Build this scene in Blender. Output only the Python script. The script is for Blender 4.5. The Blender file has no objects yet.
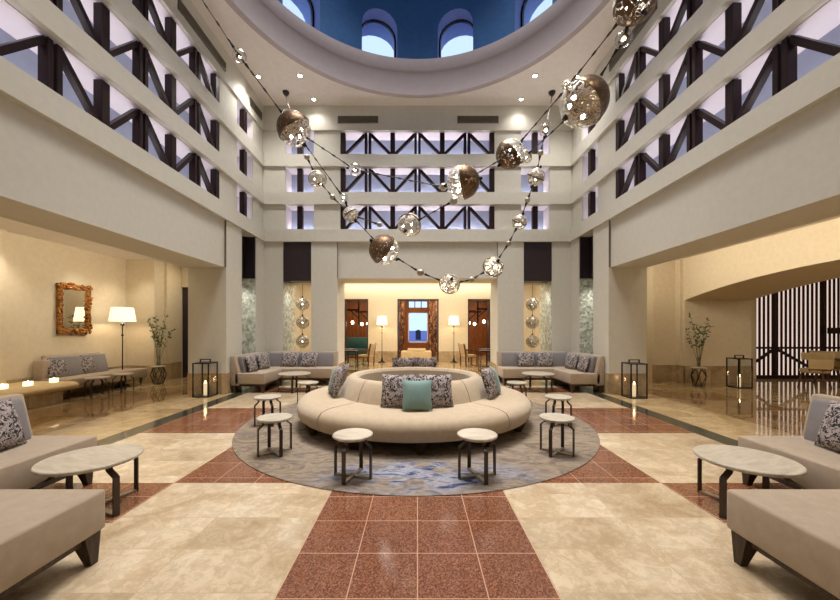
import bpy, bmesh, math, random
from mathutils import Vector, Matrix
random.seed(7)
PI = math.pi
S = bpy.context.scene
COL = S.collection
F, CX, CY, EYE = 352.0, 417.5, 329.0, 1.5

def P(px, py, Z):                       # a point of the photo at distance Z
    return Vector(((px-CX)*Z/F, Z, EYE+(CY-py)*Z/F))

# ------------------------------------------------------------------ materials
def srgb(r, g, b):
    f = lambda c: (c/255/12.92) if c/255 <= .04045 else ((c/255+.055)/1.055)**2.4
    return (f(r), f(g), f(b), 1)

class NT:
    def __init__(s, name):
        s.m = bpy.data.materials.new(name); s.m.use_nodes = True
        s.t = s.m.node_tree; s.n = s.t.nodes; s.b = s.n['Principled BSDF']; s.out = s.n['Material Output']
    def new(s, t, **k):
        n = s.n.new(t)
        for a, v in k.items():
            if a.startswith('i_'): n.inputs[a[2:].replace('_', ' ')].default_value = v
            else: setattr(n, a, v)
        return n
    def link(s, a, b): s.t.links.new(a, b)
    def coord(s, kind='Object', scale=(1, 1, 1)):
        c = s.new('ShaderNodeTexCoord'); mp = s.new('ShaderNodeMapping')
        mp.inputs['Scale'].default_value = scale
        s.link(c.outputs[kind], mp.inputs[0]); return mp.outputs[0]
    def ramp(s, fac, stops, interp='LINEAR'):
        r = s.new('ShaderNodeValToRGB'); r.color_ramp.interpolation = interp
        e = r.color_ramp.elements
        while len(e) < len(stops): e.new(.5)
        for el, (p, c) in zip(e, stops): el.position = p; el.color = c
        s.link(fac, r.inputs[0]); return r.outputs[0]
    def noise(s, vec, scale, detail=4, rough=.55, dist=0):
        n = s.new('ShaderNodeTexNoise'); n.inputs['Scale'].default_value = scale
        n.inputs['Detail'].default_value = detail; n.inputs['Roughness'].default_value = rough
        n.inputs['Distortion'].default_value = dist
        s.link(vec, n.inputs['Vector']); return n.outputs['Fac']
    def mix(s, f, a, b, mode='MIX'):
        m = s.new('ShaderNodeMix', data_type='RGBA', blend_type=mode)
        for sock, v in ((m.inputs[0], f), (m.inputs[6], a), (m.inputs[7], b)):
            if hasattr(v, 'links'): s.link(v, sock)
            else: sock.default_value = v
        return m.outputs[2]
    def bump(s, h, strength=.2, dist=.01):
        b = s.new('ShaderNodeBump'); b.inputs['Strength'].default_value = strength
        b.inputs['Distance'].default_value = dist
        s.link(h, b.inputs['Height']); s.link(b.outputs[0], s.b.inputs['Normal'])

def plain(name, c, rough=.6, metal=0, bump=0, bscale=60, var=.06, emis=None, estr=0, spec=.5):
    n = NT(name); n.b.inputs['Roughness'].default_value = rough
    n.b.inputs['Metallic'].default_value = metal
    n.b.inputs['Specular IOR Level'].default_value = spec
    v = n.coord()
    f = n.noise(v, bscale*.12, 3)
    d = tuple(x*(1-var*2) for x in c[:3])+(1,); l = tuple(min(1, x*(1+var)) for x in c[:3])+(1,)
    n.link(n.ramp(f, [(.3, d), (.7, l)]), n.b.inputs['Base Color'])
    if bump: n.bump(n.noise(v, bscale, 4), bump, .004)
    if emis: n.b.inputs['Emission Color'].default_value = emis; n.b.inputs['Emission Strength'].default_value = estr
    return n.m

def fabric(name, c, scale=220):
    n = NT(name); n.b.inputs['Roughness'].default_value = .9
    n.b.inputs['Sheen Weight'].default_value = .25
    v = n.coord()
    w1 = n.new('ShaderNodeTexWave', bands_direction='X'); w1.inputs['Scale'].default_value = scale*.5
    w1.inputs['Distortion'].default_value = 3; n.link(v, w1.inputs[0])
    f = n.noise(v, 14, 5); g = n.noise(n.coord(scale=(9, 60, 60)), 6, 4)
    c1 = tuple(x*.82 for x in c[:3])+(1,); c2 = tuple(min(1, x*1.1) for x in c[:3])+(1,)
    a = n.ramp(f, [(.3, c1), (.7, c2)]); b = n.ramp(g, [(.3, c1), (.7, c2)])
    n.link(n.mix(.5, a, b), n.b.inputs['Base Color'])
    n.bump(w1.outputs['Fac'], .12, .002)
    return n.m

M = {}
M['wall'] = plain('wall_plaster', srgb(208, 206, 195), .75, bump=.05, bscale=90, var=.02)
M['warm'] = plain('aisle_plaster', srgb(214, 200, 172), .75, bump=.05, bscale=90, var=.03)
M['ceil'] = plain('ceiling_paint', srgb(238, 231, 226), .7, var=.02)
M['drum'] = plain('drum_dusk_blue', srgb(70, 122, 182), .8, var=.05)  # blue lighting of the dusk put into the plaster colour
M['jamb'] = plain('window_jamb_daylit', srgb(150, 168, 220), .8, var=.02)  # paler than the drum: daylight on the reveals painted into the colour
M['ring'] = plain('ring_plaster', srgb(186, 176, 178), .8, var=.02)
M['frost'] = plain('frosted_panel', srgb(168, 178, 204), .6, var=.03)
M['reveal'] = plain('opening_plaster', srgb(222, 214, 218), .8, var=.01)
M['panel'] = plain('dark_panel', srgb(44, 32, 40), .4, var=.1)
M['black'] = plain('black_metal', srgb(26, 24, 24), .4, .4, var=.1)
M['darkleg'] = plain('dark_leg', srgb(58, 44, 36), .35, .3, var=.1)
M['steel'] = plain('pale_metal', srgb(176, 166, 150), .35, .6, var=.08)
M['bench'] = plain('ottoman_fabric', srgb(205, 180, 135), .8, var=.05)
M['candle'] = plain('candle_wax', srgb(240, 225, 190), .6, emis=(1, .75, .4, 1), estr=.6)
M['flame'] = plain('flame', (1, .8, .4, 1), .5, emis=(1, .62, .22, 1), estr=25)
M['bulb'] = plain('bulb_glow', (1, 1, 1, 1), .5, emis=(1, .95, .88, 1), estr=50)
M['warmbulb'] = plain('warm_bulb_glow', (1, 1, 1, 1), .5, emis=(1, .82, .6, 1), estr=9)
M['down'] = plain('downlight_glow', (1, 1, 1, 1), .5, emis=(1, .95, .88, 1), estr=40)
M['shade'] = plain('lamp_shade_cloth', srgb(240, 228, 205), .8, emis=(1, .84, .6, 1), estr=.95)
M['tinted'] = plain('tea_light_glow', srgb(240, 225, 190), .6, emis=(1, .85, .5, 1), estr=1.6)
M['wallglow'] = plain('lit_wall_glow', srgb(220, 200, 190), .6, var=.05, emis=(1, .78, .68, 1), estr=.75)  # emission replaces the light falling on the wall behind the slats
M['grille'] = plain('grille_metal', srgb(120, 114, 100), .5, .3)
M['seat'] = fabric('sofa_fabric', srgb(164, 147, 126))
M['round'] = fabric('round_sofa_fabric', srgb(182, 164, 138))
M['grey'] = fabric('grey_cushion_fabric', srgb(124, 119, 119))
M['teal'] = fabric('teal_velvet', srgb(118, 146, 142))
M['bar_teal'] = plain('teal_upholstery', srgb(40, 90, 92), .7)
M['cream_up'] = fabric('cream_upholstery', srgb(176, 152, 108))
M['leaf'] = plain('leaf', srgb(66, 84, 44), .5, var=.25)
M['stem'] = plain('stem', srgb(92, 96, 54), .6, var=.2)
M['petal'] = plain('petal', srgb(206, 212, 178), .6)
M['sea'] = plain('sea_water', srgb(48, 70, 175), .6, var=.3, bscale=2)
M['white_out'] = plain('white_terrace', srgb(225, 228, 240), .7)
M['gap'] = plain('shadow_gap', srgb(120, 110, 96), .8)

def wood(name, c1, c2, rough=.4, axis=(18, 18, 1.2)):
    n = NT(name); n.b.inputs['Specular IOR Level'].default_value = .25; v = n.coord(scale=axis)
    f = n.noise(v, 3, 5, .6, .6)
    n.link(n.ramp(f, [(.3, c1), (.7, c2)]), n.b.inputs['Base Color'])
    n.b.inputs['Roughness'].default_value = rough
    return n.m
M['timber'] = wood('dark_timber', srgb(18, 8, 10), srgb(46, 22, 23), .42)
M['barwood'] = wood('bar_wood', srgb(88, 50, 28), srgb(146, 92, 54), .4, (14, 14, 1))
M['legwood'] = wood('leg_wood', srgb(40, 30, 24), srgb(78, 60, 46), .35)
M['chairwood'] = wood('chair_wood', srgb(60, 34, 20), srgb(110, 66, 36), .35)

def marble(name, cA, cB, cC, tile=(.8, .4), rough=.09, mort=None, wstr=.35, seam=.004):
    n = NT(name)
    tc = n.new('ShaderNodeTexCoord')
    br = n.new('ShaderNodeTexBrick'); br.offset = 0; br.squash = 1
    br.inputs['Scale'].default_value = 1
    br.inputs['Brick Width'].default_value = tile[0]; br.inputs['Row Height'].default_value = tile[1]
    br.inputs['Mortar Size'].default_value = seam*.6; br.inputs['Mortar Smooth'].default_value = .1
    br.inputs['Color1'].default_value = (0, 0, 0, 1); br.inputs['Color2'].default_value = (1, 1, 1, 1)
    br.inputs['Mortar'].default_value = (.5, .5, .5, 1); br.inputs['Bias'].default_value = 0
    n.link(tc.outputs['Object'], br.inputs['Vector'])
    # each tile shifts the veining
    sh = n.new('ShaderNodeVectorMath', operation='MULTIPLY_ADD')
    n.link(br.outputs['Color'], sh.inputs[0]); sh.inputs[1].default_value = (3, 7, 5)
    n.link(tc.outputs['Object'], sh.inputs[2])
    f1 = n.noise(sh.outputs[0], 1.6, 6, .6, .8)
    f2 = n.noise(sh.outputs[0], 8, 10, .8, .4)
    a = n.ramp(f1, [(.32, cA), (.5, cB), (.7, cC)])
    v = n.ramp(f2, [(.36, (1, 1, 1, 1)), (.46, (1-wstr, 1-wstr*1.15, 1-wstr*1.4, 1)), (.56, (1, 1, 1, 1))])
    c = n.mix(.6, a, v, 'MULTIPLY')
    tint = n.ramp(br.outputs['Color'], [(0, (.80, .79, .77, 1)), (1, (1.0, 1.0, 1.0, 1))])
    c = n.mix(.8, c, tint, 'MULTIPLY')
    c = n.mix(br.outputs['Fac'], c, mort or tuple(x*.95 for x in cA[:3])+(1,))
    n.link(c, n.b.inputs['Base Color'])
    n.b.inputs['Roughness'].default_value = rough
    n.b.inputs['Specular IOR Level'].default_value = .6
    return n.m
M['cream'] = marble('cream_marble', srgb(184, 162, 130), srgb(208, 189, 160), srgb(222, 208, 184), wstr=.34)
M['aisle'] = marble('aisle_marble', srgb(168, 142, 102), srgb(192, 168, 128), srgb(208, 190, 154), (1.2, .6), .05)
M['aisle2'] = marble('aisle_band_marble', srgb(146, 116, 78), srgb(168, 138, 98), srgb(186, 158, 118), (1.2, .6), .05)
M['stone'] = marble('wainscot_stone', srgb(164, 142, 110), srgb(188, 166, 132), srgb(202, 182, 150), (.9, .48), .25)
M['green'] = marble('dark_green_stone', srgb(44, 50, 44), srgb(58, 62, 54), srgb(76, 76, 66), (.4, .4), .12, wstr=.1)

def granite():
    n = NT('red_granite'); tc = n.new('ShaderNodeTexCoord')
    sh = n.new('ShaderNodeVectorMath', operation='ADD'); sh.inputs[1].default_value = (.795, .03, 0)
    n.link(tc.outputs['Object'], sh.inputs[0])
    br = n.new('ShaderNodeTexBrick'); br.offset = 0
    br.inputs['Scale'].default_value = 1
    br.inputs['Brick Width'].default_value = .3975; br.inputs['Row Height'].default_value = .3975
    br.inputs['Mortar Size'].default_value = .0035
    br.inputs['Color1'].default_value = (.86, .86, .86, 1); br.inputs['Color2'].default_value = (1, 1, 1, 1)
    n.link(sh.outputs[0], br.inputs['Vector'])
    vo = n.new('ShaderNodeTexVoronoi'); vo.inputs['Scale'].default_value = 130
    n.link(tc.outputs['Object'], vo.inputs['Vector'])
    sp = n.ramp(vo.outputs['Color'], [(0, srgb(74, 42, 28)), (.5, srgb(122, 76, 54)), (1, srgb(168, 118, 88))])
    f = n.noise(tc.outputs['Object'], 1.3, 3)
    sp = n.mix(.5, sp, n.ramp(f, [(.3, (.8, .8, .8, 1)), (.7, (1.15, 1.15, 1.15, 1))]), 'MULTIPLY')
    c = n.mix(1, sp, br.outputs['Color'], 'MULTIPLY')
    c = n.mix(br.outputs['Fac'], c, srgb(190, 150, 125))
    n.link(c, n.b.inputs['Base Color']); n.b.inputs['Roughness'].default_value = .13
    return n.m
M['red'] = granite()

def tabletop():
    n = NT('travertine_top'); v = n.coord(scale=(2, 9, 2))
    f = n.noise(v, 2.2, 6, .6, .5)
    n.link(n.ramp(f, [(.3, srgb(160, 150, 134)), (.55, srgb(186, 177, 160)), (.75, srgb(200, 192, 178))]), n.b.inputs['Base Color'])
    n.b.inputs['Roughness'].default_value = .3
    return n.m
M['top'] = tabletop()

def rugmat():
    n = NT('marbled_rug'); v = n.coord(scale=(1, 1.9, 1))
    f = n.noise(v, 1.5, 7, .62, 2.2)
    a = n.ramp(f, [(.28, srgb(80, 78, 84)), (.4, srgb(116, 104, 92)), (.5, srgb(142, 128, 110)), (.6, srgb(100, 86, 72)), (.75, srgb(146, 140, 142))])
    g = n.noise(n.coord(scale=(1, 2.4, 1)), 5, 6, .6, .6)
    b = n.ramp(g, [(.34, srgb(22, 34, 70)), (.42, srgb(66, 80, 114)), (.52, srgb(150, 152, 164)), (.64, srgb(116, 106, 96))])
    tc = n.new('ShaderNodeTexCoord'); mp = n.new('ShaderNodeMapping', vector_type='TEXTURE')
    mp.inputs['Location'].default_value = (.1, -2.3, 0); mp.inputs['Scale'].default_value = (1.3, .5, 1)
    n.link(tc.outputs['Object'], mp.inputs[0])
    gr = n.new('ShaderNodeTexGradient', gradient_type='SPHERICAL'); n.link(mp.outputs[0], gr.inputs[0])
    h = n.new('ShaderNodeMath', operation='MULTIPLY'); n.link(gr.outputs['Fac'], h.inputs[0]); n.link(n.ramp(n.noise(tc.outputs['Object'], 3, 4), [(.35, (0, 0, 0, 1)), (.55, (2, 2, 2, 1))]), h.inputs[1])
    c = n.mix(h.outputs[0], a, b)
    n.t.links[-1]
    n.link(c, n.b.inputs['Base Color']); n.b.inputs['Roughness'].default_value = .95
    n.bump(n.noise(tc.outputs['Object'], 160, 2), .3, .004)
    return n.m
M['rug'] = rugmat()

def pattern():
    n = NT('patterned_cushion'); v = n.coord()
    d = n.noise(v, 9, 2); mx = n.mix(.12, v, n.ramp(d, [(0, (0, 0, 0, 1)), (1, (1, 1, 1, 1))]), 'ADD')
    vo = n.new('ShaderNodeTexVoronoi', feature='SMOOTH_F1'); vo.inputs['Scale'].default_value = 19; vo.inputs['Smoothness'].default_value = .3
    n.link(mx, vo.inputs['Vector'])
    f = n.noise(mx, 24, 3, .6, 1.6)
    a = n.ramp(f, [(.46, srgb(18, 15, 22)), (.5, srgb(205, 195, 192))], 'LINEAR')
    b = n.ramp(vo.outputs['Distance'], [(.2, srgb(64, 52, 62)), (.3, srgb(210, 200, 194)), (.45, srgb(120, 106, 112))])
    n.link(n.mix(.5, a, b, 'MULTIPLY'), n.b.inputs['Base Color']); n.b.inputs['Roughness'].default_value = .85
    return n.m
M['pat'] = pattern()

def pearl():
    n = NT('mother_of_pearl_panel'); v = n.coord()
    vo = n.new('ShaderNodeTexVoronoi'); vo.inputs['Scale'].default_value = 16; n.link(v, vo.inputs['Vector'])
    n.link(n.ramp(vo.outputs['Color'], [(.1, srgb(150, 152, 138)), (.5, srgb(196, 200, 184)), (.9, srgb(232, 236, 222))]), n.b.inputs['Base Color'])
    n.b.inputs['Roughness'].default_value = .3
    return n.m
M['pearl'] = pearl()

def pierced(name, col, scale, lo, rough=.25, dist=1.0, mult=4.5, metal=.75):
    n = NT(name); v = n.coord()
    f = n.noise(v, scale, 2, .5, dist)
    # curling ribbons of metal: bands of a distorted noise
    m = n.new('ShaderNodeMath', operation='MULTIPLY'); m.inputs[1].default_value = mult; n.link(f, m.inputs[0])
    fr = n.new('ShaderNodeMath', operation='FRACT'); n.link(m.outputs[0], fr.inputs[0])
    gt = n.new('ShaderNodeMath', operation='GREATER_THAN'); gt.inputs[1].default_value = lo; n.link(fr.outputs[0], gt.inputs[0])
    n.b.inputs['Base Color'].default_value = col
    n.b.inputs['Metallic'].default_value = metal; n.b.inputs['Roughness'].default_value = rough
    n.link(gt.outputs[0], n.b.inputs['Alpha'])
    return n.m
M['open'] = pierced('pierced_silver_metal', srgb(190, 184, 172), 8.5, .46, .4, .8, 4.5, .3)
M['fine'] = pierced('finely_pierced_metal', srgb(180, 172, 156), 11, .42, .4, .6, 4.5, .35)
M['bronze'] = pierced('pierced_bronze_metal', srgb(96, 74, 52), 10, .10, .42, .6)
M['rimb'] = plain('bronze_band', srgb(110, 90, 62), .3, .9)

def glassy(name, tint=(1, 1, 1, 1), amt=.5):
    n = NT(name); n.n.remove(n.b)
    g = n.new('ShaderNodeBsdfGlossy'); g.inputs['Roughness'].default_value = .03
    t = n.new('ShaderNodeBsdfTransparent'); t.inputs[0].default_value = tint
    lw = n.new('ShaderNodeLayerWeight'); lw.inputs['Blend'].default_value = amt
    mx = n.new('ShaderNodeMixShader'); n.link(lw.outputs['Facing'], mx.inputs[0])
    n.link(t.outputs[0], mx.inputs[1]); n.link(g.outputs[0], mx.inputs[2]); n.link(mx.outputs[0], n.out.inputs[0])
    return n.m
M['glass'] = glassy('clear_glass', (.96, .97, .97, 1), .22)
M['pane'] = glassy('window_glass', (.97, .98, 1, 1), .1)

def mir():
    n = NT('mirror_silver'); n.b.inputs['Base Color'].default_value = (.92, .92, .9, 1)
    n.b.inputs['Metallic'].default_value = 1; n.b.inputs['Roughness'].default_value = .01
    return n.m
M['mirror'] = mir()
def gold():
    n = NT('carved_gilt_wood'); v = n.coord()
    n.link(n.ramp(n.noise(v, 22, 4), [(.35, srgb(70, 34, 14)), (.6, srgb(190, 128, 52))]), n.b.inputs['Base Color'])
    n.b.inputs['Metallic'].default_value = .5; n.b.inputs['Roughness'].default_value = .4
    return n.m
M['gold'] = gold()
def curtain_m():
    n = NT('patterned_curtain'); v = n.coord(scale=(1, 1, .6))
    n.link(n.ramp(n.noise(v, 7, 4, .6, 1), [(.35, srgb(40, 26, 24)), (.5, srgb(110, 64, 44)), (.62, srgb(176, 150, 120))]), n.b.inputs['Base Color'])
    n.b.inputs['Roughness'].default_value = .9
    return n.m
M['curtain'] = curtain_m()

# ------------------------------------------------------------------ mesh builder
class MB:
    def __init__(s): s.bm = bmesh.new()
    def box(s, a, b, bev=0, seg=2):
        a = Vector(a); b = Vector(b)
        lo = Vector(map(min, a, b)); hi = Vector(map(max, a, b)); d = hi-lo
        r = bmesh.ops.create_cube(s.bm, size=1, matrix=Matrix.Translation((lo+hi)/2) @ Matrix.Diagonal((d.x, d.y, d.z, 1)))
        if bev:
            es = list({e for v in r['verts'] for e in v.link_edges})
            bmesh.ops.bevel(s.bm, geom=es, offset=min(bev, min(d)*.48), segments=seg, profile=.5, affect='EDGES')
        return s
    def bar(s, p0, p1, w, d, up=(0, 0, 1)):      # rectangular bar between two points
        p0 = Vector(p0); p1 = Vector(p1); ax = (p1-p0); L = ax.length; ax.normalize()
        u = Vector(up)
        if abs(ax.dot(u)) > .99: u = Vector((0, 1, 0))
        x = ax.cross(u).normalized(); y = x.cross(ax).normalized()
        m = Matrix((x, y, ax)).transposed().to_4x4(); m.translation = (p0+p1)/2
        bmesh.ops.create_cube(s.bm, size=1, matrix=m @ Matrix.Diagonal((w, d, L, 1)))
        return s
    def cyl(s, p0, p1, r0, r1=None, n=16):
        p0 = Vector(p0); p1 = Vector(p1); r1 = r0 if r1 is None else r1
        ax = p1-p0; L = ax.length
        m = ax.to_track_quat('Z', 'Y').to_matrix().to_4x4(); m.translation = (p0+p1)/2
        bmesh.ops.create_cone(s.bm, cap_ends=True, cap_tris=False, segments=n, radius1=r0, radius2=r1, depth=L, matrix=m)
        return s
    def tube(s, pts, r, n=8, r1=None):
        pts = [Vector(p) for p in pts]; rings = []; r1 = r if r1 is None else r1; rl = r if isinstance(r, list) else None
        for i, p in enumerate(pts):
            t = (pts[min(i+1, len(pts)-1)]-pts[max(i-1, 0)]).normalized()
            q = t.to_track_quat('Z', 'Y'); rr = rl[i] if rl else r+(r1-r)*i/max(1, len(pts)-1)
            rings.append([s.bm.verts.new(p+q @ Vector((rr*math.cos(2*PI*k/n), rr*math.sin(2*PI*k/n), 0))) for k in range(n)])
        for A, B in zip(rings, rings[1:]):
            for k in range(n): s.bm.faces.new((A[k], A[(k+1) % n], B[(k+1) % n], B[k]))
        s.bm.faces.new(rings[0][::-1]); s.bm.faces.new(rings[-1])
        return s
    def sphere(s, c, r, u=20, v=12, sc=(1, 1, 1)):
        bmesh.ops.create_uvsphere(s.bm, u_segments=u, v_segments=v, radius=r, matrix=Matrix.Translation(Vector(c)) @ Matrix.Diagonal((*sc, 1)))
        return s
    def lathe(s, prof, n=32, c=(0, 0, 0), a0=0, a1=2*PI, closed=False):
        """prof: list of (r,z). full turn when a1-a0 == 2pi; otherwise an arc with capped ends (closed profile)"""
        c = Vector(c); full = abs(a1-a0-2*PI) < 1e-6; rings = []
        cnt = n if full else n+1
        for i in range(cnt):
            a = a0+(a1-a0)*i/n
            rings.append([s.bm.verts.new(c+Vector((r*math.sin(a), -r*math.cos(a), z))) for r, z in prof])
        m = len(prof)
        for i in range(n):
            A = rings[i]; B = rings[(i+1) % cnt]
            for j in range(m if closed else m-1):
                k = (j+1) % m
                try: s.bm.faces.new((A[j], B[j], B[k], A[k]))
                except ValueError: pass
        if not full:
            s.bm.faces.new(rings[0]); s.bm.faces.new(rings[-1][::-1])
        bmesh.ops.remove_doubles(s.bm, verts=s.bm.verts, dist=1e-5)
        return s
    def prism(s, poly, axis, a, b):
        """poly in the two other axes (in order x,y,z without axis), extruded along axis from a to b"""
        def mk(p, t):
            q = list(p); q.insert('xyz'.index(axis), t); return Vector(q)
        A = [s.bm.verts.new(mk(p, a)) for p in poly]; B = [s.bm.verts.new(mk(p, b)) for p in poly]
        s.bm.faces.new(A); s.bm.faces.new(B[::-1])
        n = len(poly)
        for i in range(n): s.bm.faces.new((A[i], B[i], B[(i+1) % n], A[(i+1) % n]))
        return s
    def bevel(s, off, seg=3, ang=30):
        s.bm.normal_update()
        bmesh.ops.recalc_face_normals(s.bm, faces=s.bm.faces)
        es = [e for e in s.bm.edges if len(e.link_faces) == 2 and e.calc_face_angle(0) > math.radians(ang)]
        bmesh.ops.bevel(s.bm, geom=es, offset=off, segments=seg, profile=.5, affect='EDGES', clamp_overlap=True)
        return s
    def build(s, name, mat, parent=None, smooth=True, loc=None, rot=None):
        bmesh.ops.recalc_face_normals(s.bm, faces=s.bm.faces)
        for f in s.bm.faces: f.smooth = smooth
        for e in s.bm.edges:
            if len(e.link_faces) != 2 or e.calc_face_angle(0) > math.radians(35): e.smooth = False
        me = bpy.data.meshes.new(name); s.bm.to_mesh(me); s.bm.free()
        mats = mat if isinstance(mat, (list, tuple)) else [mat]
        for m in mats: me.materials.append(M[m] if isinstance(m, str) else m)
        o = bpy.data.objects.new(name, me); COL.objects.link(o)
        if parent: o.parent = parent
        if loc is not None: o.location = loc
        if rot is not None: o.rotation_euler = rot
        return o

def tag(o, label=None, cat=None, group=None, kind=None):
    if label: o['label'] = label
    if cat: o['category'] = cat
    if group: o['group'] = group
    if kind: o['kind'] = kind
    return o
def thing(name, label, cat, loc=(0, 0, 0), rz=0, group=None):
    o = bpy.data.objects.new(name, None); COL.objects.link(o)
    o.empty_display_size = .1; o.location = loc; o.rotation_euler = (0, 0, rz)
    return tag(o, label, cat, group)
def dup(root, loc, rz=0, label=None, group=None, scale=None):
    def cp(o, par):
        c = o.copy(); COL.objects.link(c); c.parent = par
        for ch in [x for x in o.children]: cp(ch, c)
        return c
    c = cp(root, None); c.location = loc; c.rotation_euler = (0, 0, rz)
    if scale: c.scale = scale
    if label: c['label'] = label
    if group: c['group'] = group
    return c
def struct(name, mb, mat, smooth=True):
    return tag(mb.build(name, mat, smooth=smooth), kind='structure')
tn = [0]
def trim(mb, mat, smooth=True):
    tn[0] += 1; return struct('trim_%d' % tn[0], mb, mat, smooth)

# ------------------------------------------------------------------ room shell
W, ZB, H = 4.4, 10.1, 7.93
ZN = -1.5                                   # near end of the hall, behind the camera
ROWS = [(4.35, 5.09), (5.43, 6.18), (6.52, 7.22)]
def mapper(side):
    if side == 'back': return lambda u, v, h: (u, ZB+v, h)
    if side == 'left': return lambda u, v, h: (-W-v, u, h)
    return lambda u, v, h: (W+v, u, h)
LOW_T = {'back': 1.0, 'left': .88, 'right': .88}

# floor: one slab, cut along the inlay lines
xs = [-9.2, -7.0, -5.35, -4.3, -4.0, -2.37, -.795, .795, 2.37, 4.0, 4.3, 5.35, 7.0, 14.5]
ys = [ZN-.1, 2.72, 3.43, 5.07, 6.67, 8.31, 9.03, 10.6, 20.6]
bm = bmesh.new(); V = {}
for i, x in enumerate(xs):
    for j, y in enumerate(ys): V[i, j] = bm.verts.new((x, y, 0))
fm = ['cream', 'red', 'green', 'aisle', 'aisle2']
for i in range(len(xs)-1):
    for j in range(len(ys)-1):
        f = bm.faces.new((V[i, j], V[i+1, j], V[i+1, j+1], V[i, j+1]))
        x = (xs[i]+xs[i+1])/2; y = (ys[j]+ys[j+1])/2; ax = abs(x)
        m = 0
        if ax > 4.3: m = 4 if 5.35 < ax < 7.0 and y < 8.3 else 3
        elif ax > 4.0: m = 2 if y < 10.6 else 3
        elif y > 10.6: m = 3
        elif ax < .795 or 5.07 < y < 6.67: m = 1
        elif ax < 2.37 and 3.43 < y < 8.31: m = 1
        elif ax > 2.37 and (2.72 < y < 3.43 or 8.31 < y < 9.03): m = 1
        f.material_index = m
g = bmesh.ops.extrude_face_region(bm, geom=list(bm.faces))
bmesh.ops.translate(bm, verts=[v for v in g['geom'] if isinstance(v, bmesh.types.BMVert)], vec=(0, 0, -.12))
mb = MB(); mb.bm.free(); mb.bm = bm
struct('floor', mb, fm, smooth=False)

def wall_side(side):
    mp = mapper(side); t = LOW_T[side]
    mb = MB(); B = lambda a, b: mb.box(mp(*a), mp(*b))
    if side == 'back':
        spans = [(-W-.9, -3.86), (-3.05, -2.3), (2.3, 3.05), (3.86, W+.9)]
        for a, b in spans: B((a, 0, 0), (b, t, 4.0))
        B((-2.3, .04, 2.96), (2.3, t, 4.0))
        for a, b in ((-3.86, -3.05), (3.05, 3.86)): B((a, .5, 2.88), (b, t, 4.0))
        up = [(-W-.55, -3.82), (-2.99, -2.23), (2.23, 2.99), (3.82, W+.55)]
        full = (-W-.55, W+.55)
    else:
        B((8.1, 0, 0), (8.82, t, 4.0)); B((9.6, 0, 0), (ZB, t, 4.0))
        B((8.82, t-.08, 0), (9.6, t, 4.0))
        B((ZN, .04, 2.92), (8.1, t, 4.0))
        up = [(7.95, 8.72), (9.56, ZB+.55), (ZN, -.66)]
        full = (ZN, ZB+.55)
    for a, b in up: B((a, .07, 4.35), (b, .56, 7.22))
    B((full[0], .03, 7.22), (full[1], .56, H+.05))
    # strips and the ledge stand proud of the panels
    e0 = full[0] if side != 'back' else -W+.001; e1 = full[1] if side != 'back' else W-.001
    if side != 'back': e1 = ZB
    for lo, hi in ((5.09, 5.43), (6.18, 6.52)):
        B((e0, -.0, lo), (e1, .56, hi))
    B((e0, -.05, 4.0), (e1 if side == 'back' else ZB-.05, .56, 4.35))
    if side != 'back': B((e0, .56, 3.9), (full[1], .88, 4.35))
    o = struct('wall_'+side, mb, 'wall', smooth=False)
    # frosted panes at the back of the openings
    for k, (lo, hi) in enumerate(ROWS):
        p = MB(); p.box(mp(full[0], .56, lo-.12), mp(full[1], .6, hi+.12))
        struct('window_%d' % ({'back': 1, 'left': 4, 'right': 7}[side]+k), p, 'frost', smooth=False)
    # pale linings of the openings
    ops = [(-3.82, -2.99), (-2.23, 2.23), (2.99, 3.82)] if side == 'back' else [(-.66, 7.95), (8.72, 9.56)]
    ln = MB()
    for a, b in ops:
        for lo, hi in ROWS:
            ln.box(mp(a, .1, hi-.012), mp(b, .558, hi-.002))
            ln.box(mp(a+.002, .1, lo), mp(a+.012, .558, hi)); ln.box(mp(b-.012, .1, lo), mp(b-.002, .558, hi))
    trim(ln, 'reveal', smooth=False)
    return ops
OPS = {s: wall_side(s) for s in ('back', 'left', 'right')}

# strips coloured as the shade in the grooves beside the spandrels
for side in ('left', 'right'):
    mp = mapper(side); trim(MB().box(mp(8.085, .03, 2.92), mp(8.1, -.002, 4.0)), 'gap', False)
for x in (-2.3, 2.3): trim(MB().box((x-.008, ZB-.002, 2.96), (x+.008, ZB+.03, 4.0)), 'gap', False)

# ceiling with the round opening
C0 = (0, 5.9); R0 = 3.76
bm = bmesh.new(); n = 96
def ringmesh(bm, c, r, x0, x1, y0, y1, z, th):
    inn = []; out = []
    angs = sorted([2*PI*k/n for k in range(n)]+[math.atan2(y-c[1], x-c[0]) % (2*PI) for x in (x0, x1) for y in (y0, y1)])
    for a in angs:
        dx, dy = math.cos(a), math.sin(a)
        inn.append((c[0]+r*dx, c[1]+r*dy))
        ts = []
        if dx > 1e-9: ts.append((x1-c[0])/dx)
        if dx < -1e-9: ts.append((x0-c[0])/dx)
        if dy > 1e-9: ts.append((y1-c[1])/dy)
        if dy < -1e-9: ts.append((y0-c[1])/dy)
        t = min(ts); out.append((c[0]+t*dx, c[1]+t*dy))
    L = len(angs)
    vi = [[bm.verts.new((*p, zz)) for p in inn] for zz in (z, z+th)]
    vo = [[bm.verts.new((*p, zz)) for p in out] for zz in (z, z+th)]
    for k in range(L):
        q = (k+1) % L
        bm.faces.new((vi[0][k], vo[0][k], vo[0][q], vi[0][q])); bm.faces.new((vi[1][k], vi[1][q], vo[1][q], vo[1][k]))
        bm.faces.new((vi[0][k], vi[0][q], vi[1][q], vi[1][k])); bm.faces.new((vo[0][k], vo[1][k], vo[1][q], vo[0][q]))
ringmesh(bm, C0, R0+.02, -W-.6, W+.6, ZN-.3, ZB+.6, H, .12)
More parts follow.
